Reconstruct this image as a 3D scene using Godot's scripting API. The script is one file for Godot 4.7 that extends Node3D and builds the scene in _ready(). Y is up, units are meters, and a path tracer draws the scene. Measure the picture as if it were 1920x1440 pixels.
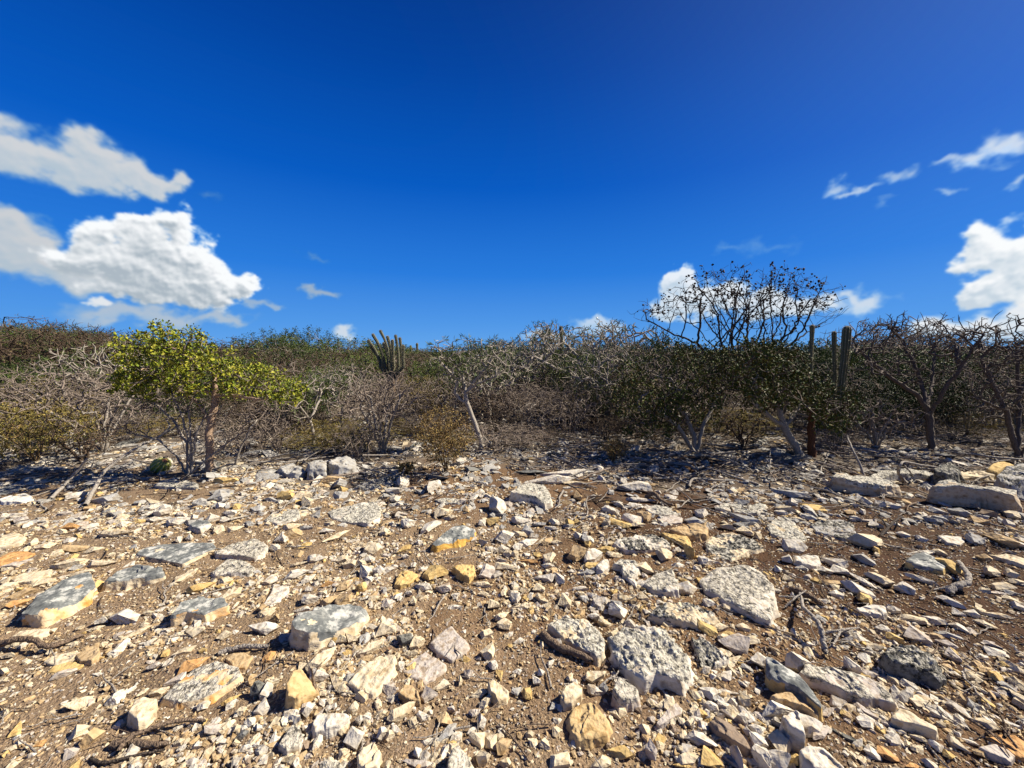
extends Node3D
# A dry limestone scrub: stony brown soil in front, bare and green bushes behind, deep blue sky.

const EYE := Vector3(0, 1.5, 0)
const PITCH := 4.76
const SUN_AZ := 79.0
const SUN_EL := 41.0

var M := {}            # materials
var rough := FastNoiseLite.new()
var land := FastNoiseLite.new()
var patch := FastNoiseLite.new()
var cell := FastNoiseLite.new()
var names := {}

class Acc:
	var v := PackedVector3Array()
	var n := PackedVector3Array()
	var c := PackedColorArray()
	var i := PackedInt32Array()

func _ready() -> void:
	# ---- camera, sky, sun, exposure
	var cam := Camera3D.new()
	cam.name = "camera"
	cam.position = EYE
	cam.rotation_degrees = Vector3(-PITCH, 0, 0)
	cam.fov = 90.0
	cam.near = 0.05
	cam.far = 1500.0
	add_child(cam)
	var sun := DirectionalLight3D.new()
	sun.name = "sun"
	sun.light_energy = 1.6
	sun.light_color = Color(1.0, 0.968, 0.905)
	sun.light_angular_distance = 0.5
	sun.shadow_enabled = true
	var to_sun := sun_dir()
	sun.look_at_from_position(to_sun * 50.0, Vector3.ZERO, Vector3.UP)
	add_child(sun)
	var env := Environment.new()
	env.background_mode = Environment.BG_SKY
	env.tonemap_mode = Environment.TONE_MAPPER_LINEAR
	env.tonemap_exposure = 2.1
	env.sdfgi_enabled = true
	env.ssao_enabled = true
	env.ssil_enabled = true
	var pano := PanoramaSkyMaterial.new()
	pano.panorama = ImageTexture.create_from_image(sky_image(env.tonemap_exposure))
	var sky := Sky.new()
	sky.sky_material = pano
	env.sky = sky
	var we := WorldEnvironment.new()
	we.name = "world_environment"
	we.environment = env
	add_child(we)
	# ---- noises, materials
	rough.seed = 3; rough.frequency = 1.0; rough.fractal_octaves = 4
	land.seed = 11; land.frequency = 0.35; land.fractal_octaves = 3
	patch.seed = 21; patch.frequency = 0.8; patch.fractal_octaves = 4
	cell.seed = 8; cell.noise_type = FastNoiseLite.TYPE_CELLULAR; cell.frequency = 22.0
	cell.cellular_return_type = FastNoiseLite.RETURN_DISTANCE
	make_materials()
	print("materials ", Time.get_ticks_msec())
	# ---- the place
	make_ground()
	print("ground ", Time.get_ticks_msec())
	make_heroes()
	print("heroes ", Time.get_ticks_msec())
	make_stones()
	make_gravel()
	print("stones ", Time.get_ticks_msec())
	make_near_plants()
	print("near plants ", Time.get_ticks_msec())
	make_far_plants()
	print("far plants ", Time.get_ticks_msec())
	make_wood()
	print("done ", Time.get_ticks_msec())

func sun_dir() -> Vector3:
	var a := deg_to_rad(SUN_AZ)
	var e := deg_to_rad(SUN_EL)
	return Vector3(sin(a) * cos(e), sin(e), -cos(a) * cos(e))

# ------------------------------------------------------------------ helpers
func lin(r: float, g: float, b: float) -> Color:
	return Color(r, g, b).linear_to_srgb()

func ray(px: float, py: float) -> Vector3:      # photograph pixel (1920 x 1440) -> direction whose depth is 1
	var y := (720.0 - py) / 720.0
	var x := (px - 960.0) / 720.0
	var p := deg_to_rad(PITCH)
	return Vector3(x, y * cos(p) - sin(p), -(cos(p) + y * sin(p)))

func on_ground(px: float, py: float, h := 0.0) -> Vector3:
	var d := ray(px, py)
	var at := Vector3.ZERO
	var y := h
	for k in 3:
		var t := (y - EYE.y) / minf(d.y, -0.01)
		at = EYE + d * t
		y = ground_y(at.x, at.z) + h
	return at

func at_depth(px: float, py: float, dep: float) -> Vector3:
	return EYE + ray(px, py) * dep

func depth_of(p: Vector3) -> float:
	var q := p - EYE
	var a := deg_to_rad(PITCH)
	return -q.z * cos(a) - q.y * sin(a)

func ground_y(x: float, z: float) -> float:
	var near := land.get_noise_2d(x, z) * 0.05
	var far := clampf((-z - 7.0) / 20.0, 0.0, 1.0)
	var bank := smoothstep(8.0, 22.0, -x) * smoothstep(5.0, 14.0, -z) * smoothstep(40.0, 20.0, -z) * 0.7
	return near * (1.0 + far * 1.2) + bank

func numbered(called: String) -> String:
	var k: int = names.get(called, 0)
	names[called] = k + 1
	return called if k == 0 else "%s_%03d" % [called, k]

func tag(o: Node, label: String, category: String, group := "", kind := "") -> void:
	if label: o.set_meta("label", label)
	if category: o.set_meta("category", category)
	if group: o.set_meta("group", group)
	if kind: o.set_meta("kind", kind)

func thing(called: String, label: String, category: String, at: Vector3, group := "") -> Node3D:
	var o := Node3D.new()
	o.name = numbered(called)
	o.position = at
	tag(o, label, category, group)
	add_child(o)
	return o

func part(called: String, m: Mesh, mat: Material, parent: Node) -> MeshInstance3D:
	var o := MeshInstance3D.new()
	o.name = called
	o.mesh = m
	if mat: o.material_override = mat
	parent.add_child(o, true)
	return o

func to_mesh(accs: Array) -> ArrayMesh:
	var m := ArrayMesh.new()
	for a in accs:
		if a.i.is_empty() and a.v.is_empty(): continue
		var arr := []
		arr.resize(Mesh.ARRAY_MAX)
		arr[Mesh.ARRAY_VERTEX] = a.v
		arr[Mesh.ARRAY_NORMAL] = a.n
		if a.c.size() == a.v.size() and a.c.size() > 0: arr[Mesh.ARRAY_COLOR] = a.c
		if a.i.size() > 0: arr[Mesh.ARRAY_INDEX] = a.i
		m.add_surface_from_arrays(Mesh.PRIMITIVE_TRIANGLES, arr)
	return m

func stuff(called: String, label: String, category: String, mesh: Mesh, mat: Material, xf: Array, cols: Array) -> void:
	if xf.is_empty(): return
	var mm := MultiMesh.new()
	mm.transform_format = MultiMesh.TRANSFORM_3D
	mm.use_colors = cols.size() == xf.size()
	mm.mesh = mesh
	mm.instance_count = xf.size()
	for k in xf.size():
		mm.set_instance_transform(k, xf[k])
		if mm.use_colors: mm.set_instance_color(k, cols[k])
	var o := MultiMeshInstance3D.new()
	o.name = numbered(called)
	o.multimesh = mm
	if mat: o.material_override = mat
	tag(o, label, category, "", "stuff")
	add_child(o)

func noise_tex(freq: float, oct: int, size: int, ramp: Array, sd: int, gain := 0.5) -> NoiseTexture2D:
	var f := FastNoiseLite.new()
	f.seed = sd
	f.frequency = freq
	f.fractal_gain = gain
	f.fractal_octaves = oct
	var t := NoiseTexture2D.new()
	t.width = size
	t.height = size
	t.seamless = true
	t.noise = f
	if ramp.size() > 0:
		var g := Gradient.new()
		var offs := PackedFloat32Array()
		var cols := PackedColorArray()
		for r in ramp:
			offs.append(r[0])
			cols.append(r[1])
		g.offsets = offs
		g.colors = cols
		t.color_ramp = g
	return t

func grey(v: float) -> Color:
	return Color(v, v, v)

func mat(albedo: Color, r := 0.9, tex: Texture2D = null, bump: Texture2D = null, scale := 1.0, depth := 1.0) -> StandardMaterial3D:
	var m := StandardMaterial3D.new()
	m.albedo_color = albedo
	m.roughness = r
	m.metallic_specular = 0.3
	if tex: m.albedo_texture = tex
	if bump:
		m.heightmap_enabled = true
		m.heightmap_texture = bump
		m.heightmap_scale = depth
	if tex or bump:
		m.uv1_triplanar = true
		m.uv1_world_triplanar = true
		m.uv1_scale = Vector3.ONE * scale
	return m

func make_materials() -> void:
	var lime := noise_tex(0.01, 6, 512, [[0.0, Color(0.66, 0.58, 0.48)], [0.3, Color(0.85, 0.81, 0.75)], [0.45, Color(0.98, 0.97, 0.95)], [0.62, Color(1, 1, 1)], [0.8, Color(0.9, 0.87, 0.82)], [1.0, Color(0.8, 0.74, 0.66)]], 5, 0.6)
	var lime_h := noise_tex(0.012, 6, 512, [], 6, 0.55)
	var white_t := noise_tex(0.018, 6, 512, [[0.0, Color(0.24, 0.235, 0.22)], [0.30, Color(0.4, 0.39, 0.37)], [0.40, Color(0.68, 0.66, 0.62)], [0.5, Color(0.93, 0.91, 0.86)], [0.7, Color(1, 0.99, 0.95)], [1.0, Color(0.86, 0.8, 0.72)]], 15, 0.75)
	var crust_t := noise_tex(0.016, 6, 512, [[0.0, Color(0.1, 0.1, 0.095)], [0.42, Color(0.2, 0.2, 0.19)], [0.5, Color(0.42, 0.41, 0.39)], [0.58, Color(0.75, 0.73, 0.69)], [0.66, Color(0.94, 0.92, 0.87)], [1.0, Color(1.0, 0.98, 0.93)]], 25, 0.78)
	var karst_h := noise_tex(0.02, 5, 512, [], 25, 0.6)
	var grey_t := noise_tex(0.007, 6, 512, [[0.0, Color(0.36, 0.37, 0.37)], [0.42, Color(0.5, 0.51, 0.51)], [0.56, Color(0.62, 0.63, 0.62)], [0.66, Color(0.9, 0.89, 0.86)], [1.0, Color(1, 1, 0.97)]], 35, 0.74)
	var ochre_t := noise_tex(0.006, 6, 512, [[0.0, Color(0.84, 0.56, 0.30)], [0.34, Color(0.94, 0.76, 0.50)], [0.44, Color(1, 0.92, 0.80)], [0.6, Color(1, 0.98, 0.94)], [1.0, Color(0.96, 0.93, 0.9)]], 45, 0.62)
	var rocks := {
		"w": [0.54, 0.495, 0.42, lime], "W": [0.62, 0.60, 0.55, lime], "c": [0.56, 0.475, 0.335, lime], "y": [0.53, 0.38, 0.16, lime], "Y": [0.56, 0.34, 0.085, lime],
		"o": [0.51, 0.29, 0.12, lime], "t": [0.44, 0.32, 0.18, lime], "T": [0.49, 0.355, 0.18, lime], "g": [0.34, 0.33, 0.31, lime], "p": [0.45, 0.395, 0.34, lime],
		"b": [0.24, 0.18, 0.13, lime], "k": [0.18, 0.18, 0.17, white_t], "O": [0.56, 0.46, 0.32, ochre_t], "P": [0.46, 0.38, 0.29, ochre_t], "C": [0.46, 0.37, 0.26, lime]}
	for k in rocks:
		var r: Array = rocks[k]
		M["rock_" + k] = mat(lin(r[0], r[1], r[2]), 0.92, r[3], lime_h, 2.6, 0.9)
	M["crust_W"] = mat(lin(0.52, 0.50, 0.455), 0.95, white_t, karst_h, 2.6, 1.6)
	M["crust_K"] = mat(lin(0.55, 0.535, 0.50), 0.95, crust_t, karst_h, 2.4, 2.0)
	M["crust_G"] = mat(lin(0.53, 0.525, 0.50), 0.9, grey_t, lime_h, 1.8, 0.9)
	M["crust_S"] = mat(lin(0.50, 0.47, 0.42), 0.95, white_t, karst_h, 2.6, 1.4)
	var soil_t := noise_tex(0.09, 5, 1024, [[0.0, Color(0.66, 0.60, 0.54)], [0.35, Color(0.80, 0.77, 0.73)], [0.55, Color(0.88, 0.86, 0.83)], [0.68, Color(0.97, 0.96, 0.94)], [1.0, Color(1, 1, 1)]], 55, 0.6)
	var soil_h := noise_tex(0.03, 6, 1024, [], 56, 0.6)
	var soil := mat(Color.WHITE, 0.97, soil_t, soil_h, 1.35, 1.0)
	soil.vertex_color_use_as_albedo = true
	M["soil"] = soil
	var gravel := mat(Color.WHITE, 0.93, lime, lime_h, 5.0, 0.8)
	gravel.vertex_color_use_as_albedo = true
	M["gravel"] = gravel
	var bark_t := noise_tex(0.03, 5, 512, [[0.0, Color(0.35, 0.32, 0.3)], [0.4, Color(0.66, 0.63, 0.6)], [0.6, Color(0.95, 0.94, 0.92)], [1.0, Color(0.8, 0.76, 0.7)]], 65)
	var bark_h := noise_tex(0.03, 5, 512, [], 66)
	var barks := {"grey": [0.42, 0.385, 0.345], "pale": [0.54, 0.495, 0.44], "peach": [0.58, 0.42, 0.30], "dark": [0.10, 0.08, 0.066], "bare": [0.17, 0.14, 0.12], "brown": [0.145, 0.105, 0.076], "bleached": [0.48, 0.445, 0.40], "wood": [0.25, 0.185, 0.135], "rotten": [0.17, 0.075, 0.038], "mauve": [0.36, 0.30, 0.255], "frangi": [0.48, 0.435, 0.38], "gold": [0.30, 0.20, 0.10]}
	for k in barks:
		M["bark_" + k] = mat(lin(barks[k][0], barks[k][1], barks[k][2]), 0.9, bark_t, bark_h, 6.0, 0.8)
	for k in ["leaf", "gloss", "dry"]:
		var m := mat(Color.WHITE, {"leaf": 0.55, "gloss": 0.6, "dry": 0.85}[k])
		m.vertex_color_use_as_albedo = true
		m.metallic_specular = 0.25
		m.backlight = {"leaf": Color(0.75, 0.8, 0.4), "gloss": Color(0.3, 0.34, 0.16), "dry": Color(0.5, 0.4, 0.25)}[k]
		M[k] = m
	M["pod"] = mat(lin(0.035, 0.02, 0.016), 0.7)
	var cact := mat(Color.WHITE, 0.6)
	cact.vertex_color_use_as_albedo = true
	M["cactus"] = cact
	M["spine"] = mat(lin(0.5, 0.43, 0.3), 0.7)
	var fl := mat(lin(0.85, 0.85, 0.8), 0.6)
	M["flower"] = fl

# ------------------------------------------------------------------ sky
func px_to_sky(px: float, py: float) -> Vector2:      # azimuth and height in degrees
	var d := ray(px, py).normalized()
	return Vector2(rad_to_deg(atan2(d.x, -d.z)), rad_to_deg(asin(d.y)))

func sky_color(az: float, el: float, sund: Vector3) -> Color:
	var e := clampf(el, 0.0, 90.0)
	var stops := [[0.0, Vector3(0.14, 0.40, 0.84)], [4.0, Vector3(0.085, 0.32, 0.81)], [11.0, Vector3(0.024, 0.205, 0.73)], [22.0, Vector3(0.003, 0.108, 0.55)], [34.0, Vector3(0.0015, 0.062, 0.365)], [44.0, Vector3(0.0015, 0.037, 0.24)], [90.0, Vector3(0.0015, 0.025, 0.17)]]
	var c := Vector3.ZERO
	for k in stops.size() - 1:
		if e <= stops[k + 1][0]:
			var t: float = (e - stops[k][0]) / (stops[k + 1][0] - stops[k][0])
			c = (stops[k][1] as Vector3).lerp(stops[k + 1][1], t)
			break
	var ea := deg_to_rad(el)
	var aa := deg_to_rad(az)
	var d := Vector3(sin(aa) * cos(ea), sin(ea), -cos(aa) * cos(ea))
	var cs := maxf(d.dot(sund), 0.0)
	var glow := pow(cs, 5.0)
	c += Vector3(0.065, 0.10, 0.15) * glow + Vector3(0.35, 0.33, 0.3) * pow(cs, 40.0)
	return Color(c.x, c.y, c.z)

func cloud_field(blobs: Array, p: Vector2) -> float:
	var s := -1.2
	for b in blobs:
		var q := Vector2((p.x - b[0]) / b[2], (p.y - b[1]) / b[3])
		var v: float = 1.0 - q.length()
		var h := clampf(0.5 + 0.5 * (v - s) / 0.5, 0.0, 1.0)
		s = lerpf(s, v, h) + 0.5 * h * (1.0 - h)
	return s

func cloud_density(c: Array, p: Vector2, n1: FastNoiseLite, n2: FastNoiseLite) -> float:
	var w := p + Vector2(n1.get_noise_2d(p.x * 0.7 + 90.0, p.y), n1.get_noise_2d(p.x * 0.7, p.y + 90.0)) * 1.5
	var b := n1.get_noise_2d(p.x * 1.4, p.y * 1.4) * 0.9 - (n2.get_noise_2d(w.x * 0.9, w.y * 0.95) + 0.55) * 0.95
	return cloud_field(c[0], w) * 1.15 + c[2] * b + 0.08

func sky_image(exposure: float) -> Image:
	var sund := sun_dir()
	var lw := 512
	var lh := 256
	var im := Image.create_empty(lw, lh, false, Image.FORMAT_RGBF)
	for y in lh:
		var el := 90.0 - (y + 0.5) / lh * 180.0
		for x in lw:
			var c := sky_color((x + 0.5) / lw * 360.0, el, sund) if el > -8.0 else Color(0.16, 0.14, 0.12)
			im.set_pixel(x, y, Color(c.r / exposure, c.g / exposure, c.b / exposure).linear_to_srgb())
	var W := 3072
	var H := 1536
	im.resize(W, H, Image.INTERPOLATE_BILINEAR)
	im.convert(Image.FORMAT_RGB8)
	var n1 := FastNoiseLite.new()
	n1.seed = 77; n1.frequency = 0.26; n1.fractal_octaves = 7; n1.fractal_gain = 0.54
	var n2 := FastNoiseLite.new()
	n2.seed = 78; n2.frequency = 0.42; n2.fractal_octaves = 5; n2.fractal_gain = 0.5
	n2.noise_type = FastNoiseLite.TYPE_CELLULAR; n2.cellular_return_type = FastNoiseLite.RETURN_DISTANCE
	# each cloud: blobs [px, py, rx, ry] as read off the photograph, edge softness, billow, whiteness of its lit side, of its shaded side, opacity
	var clouds := [
		[[[288, 594, 150, 20], [420, 600, 60, 12], [190, 600, 60, 16]], 0.9, 0.3, 0.62, 0.50, 0.75],
		[[[20, 424, 66, 44], [60, 462, 80, 36], [100, 500, 95, 40], [25, 490, 70, 36], [180, 520, 70, 40]], 0.7, 0.32, 0.66, 0.48, 0.96],
		[[[329, 418, 44, 27], [246, 412, 30, 17], [198, 444, 55, 30], [290, 470, 88, 52], [366, 482, 45, 40], [224, 500, 80, 46], [318, 532, 100, 42], [415, 549, 52, 30], [463, 537, 23, 19], [150, 480, 50, 30], [380, 520, 60, 40]], 0.45, 0.62, 1.0, 0.42, 1.0],
		[[[512, 577, 26, 9], [480, 568, 30, 12]], 0.9, 0.3, 0.6, 0.5, 0.6],
		[[[172, 571, 27, 13]], 0.4, 0.4, 0.85, 0.6, 0.95],
		[[[-10, 262, 60, 52], [40, 280, 60, 48], [90, 298, 70, 42], [176, 287, 60, 44], [225, 326, 62, 32], [290, 350, 48, 22], [331, 338, 22, 26], [130, 320, 90, 36]], 0.75, 0.34, 0.70, 0.50, 0.96],
		[[[605, 548, 34, 11], [590, 545, 22, 8]], 1.0, 0.3, 0.55, 0.45, 0.7],
		[[[648, 628, 22, 16]], 0.8, 0.35, 0.8, 0.66, 0.85],
		[[[590, 478, 26, 8], [395, 375, 30, 12]], 1.4, 0.3, 0.5, 0.45, 0.3],
		[[[1833, 440, 30, 22], [1857, 478, 58, 48], [1895, 512, 60, 56], [1840, 540, 50, 30], [1900, 470, 40, 40], [1940, 500, 60, 70]], 0.5, 0.6, 1.0, 0.58, 1.0],
		[[[1268, 530, 36, 28], [1310, 560, 60, 28], [1355, 552, 44, 26], [1270, 580, 50, 26]], 0.5, 0.55, 0.97, 0.6, 0.92],
		[[[1440, 570, 70, 26], [1510, 580, 60, 22]], 0.6, 0.45, 0.9, 0.64, 0.9],
		[[[1615, 566, 62, 24], [1590, 560, 30, 16]], 0.9, 0.45, 0.85, 0.66, 0.8],
		[[[1872, 282, 80, 22], [1820, 300, 50, 14], [1900, 262, 50, 20]], 1.2, 0.6, 0.92, 0.8, 0.8],
		[[[1777, 303, 32, 10]], 1.2, 0.5, 0.9, 0.8, 0.7],
		[[[1667, 331, 44, 13], [1700, 322, 30, 8]], 1.4, 0.6, 0.85, 0.75, 0.6],
		[[[1564, 354, 24, 15], [1600, 362, 40, 8]], 1.3, 0.55, 0.9, 0.8, 0.7],
		[[[1781, 354, 24, 8]], 1.2, 0.5, 0.9, 0.8, 0.6],
		[[[1912, 338, 34, 13]], 1.2, 0.55, 0.9, 0.8, 0.7],
		[[[1665, 376, 30, 6], [1440, 460, 60, 14], [1375, 465, 40, 10]], 1.6, 0.5, 0.8, 0.7, 0.25],
		[[[1890, 600, 90, 32], [1760, 620, 90, 20]], 0.8, 0.4, 0.9, 0.62, 0.95],
		[[[1120, 610, 60, 16], [1030, 630, 50, 10]], 0.9, 0.4, 0.88, 0.66, 0.7]]
	var list := []
	for c in clouds:
		var bl := []
		for b in c[0]:
			var p := px_to_sky(b[0], b[1])
			var qx := px_to_sky(b[0] + b[2], b[1])
			var qy := px_to_sky(b[0], b[1] - b[3])
			bl.append([p.x, p.y, maxf(absf(qx.x - p.x), 0.3) * 1.12, maxf(absf(qy.y - p.y), 0.3) * 1.12])
		list.append([bl, c[1], c[2], c[3], c[4], c[5]])
	var rng := RandomNumberGenerator.new()
	rng.seed = 5
	for k in 9:                                    # the sky goes on behind the camera
		var a := 75.0 + 210.0 * (k + rng.randf()) / 9.0
		var e := rng.randf_range(6.0, 24.0)
		var w := rng.randf_range(4.0, 8.0)
		var bl := []
		for j in 5:
			bl.append([a + rng.randf_range(-w, w), e + rng.randf_range(-1.5, 2.5), w * rng.randf_range(0.4, 0.8), w * rng.randf_range(0.2, 0.4)])
		list.append([bl, 0.4, 0.45, 0.9, 0.55, 0.95])
	for c in list:
		var lo := Vector2(999, 999)
		var hi := Vector2(-999, -999)
		for b in c[0]:
			lo = lo.min(Vector2(b[0] - b[2] * 1.5, b[1] - b[3] * 1.6))
			hi = hi.max(Vector2(b[0] + b[2] * 1.5, b[1] + b[3] * 1.6))
		var step: float = 360.0 / W
		var y0 := int((90.0 - hi.y) / step)
		var y1 := int((90.0 - maxf(lo.y, -1.0)) / step)
		var size: float = (hi.y - lo.y)
		for y in range(y0, y1 + 1):
			var el := 90.0 - (y + 0.5) * step
			for x in range(int(floor(lo.x / step)), int(ceil(hi.x / step)) + 1):
				var p := Vector2((x + 0.5) * step, el)
				if cloud_field(c[0], p) < -0.9: continue
				var d := cloud_density(c, p, n1, n2)
				if d <= 0.0: continue
				var al: float = smoothstep(0.0, c[1], d) * c[5]
				var shade := 0.0
				for k in 5:
					var o: Vector2 = p + Vector2(0.5, 0.85) * (0.25 + 0.5 * k + 0.15 * k * k)
					shade += maxf(cloud_density(c, o, n1, n2), 0.0) * 0.36
				var fine := cloud_density(c, p + Vector2(0.2, 0.35), n1, n2) - d
				var lit := clampf(exp(-shade) * 1.25 - fine * 1.3, 0.0, 1.0)
				var lo_c = Vector3(0.50, 0.585, 0.66) * (c[4] / 0.5)
				var hi_c = Vector3(0.97, 0.985, 1.0) * c[3]
				var cv = lo_c.lerp(hi_c, lit) / exposure
				var col := Color(cv.x, cv.y, cv.z).linear_to_srgb()
				var xx := posmod(x, W)
				var was := im.get_pixel(xx, y)
				im.set_pixel(xx, y, was.lerp(col, al))
	return im
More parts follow.
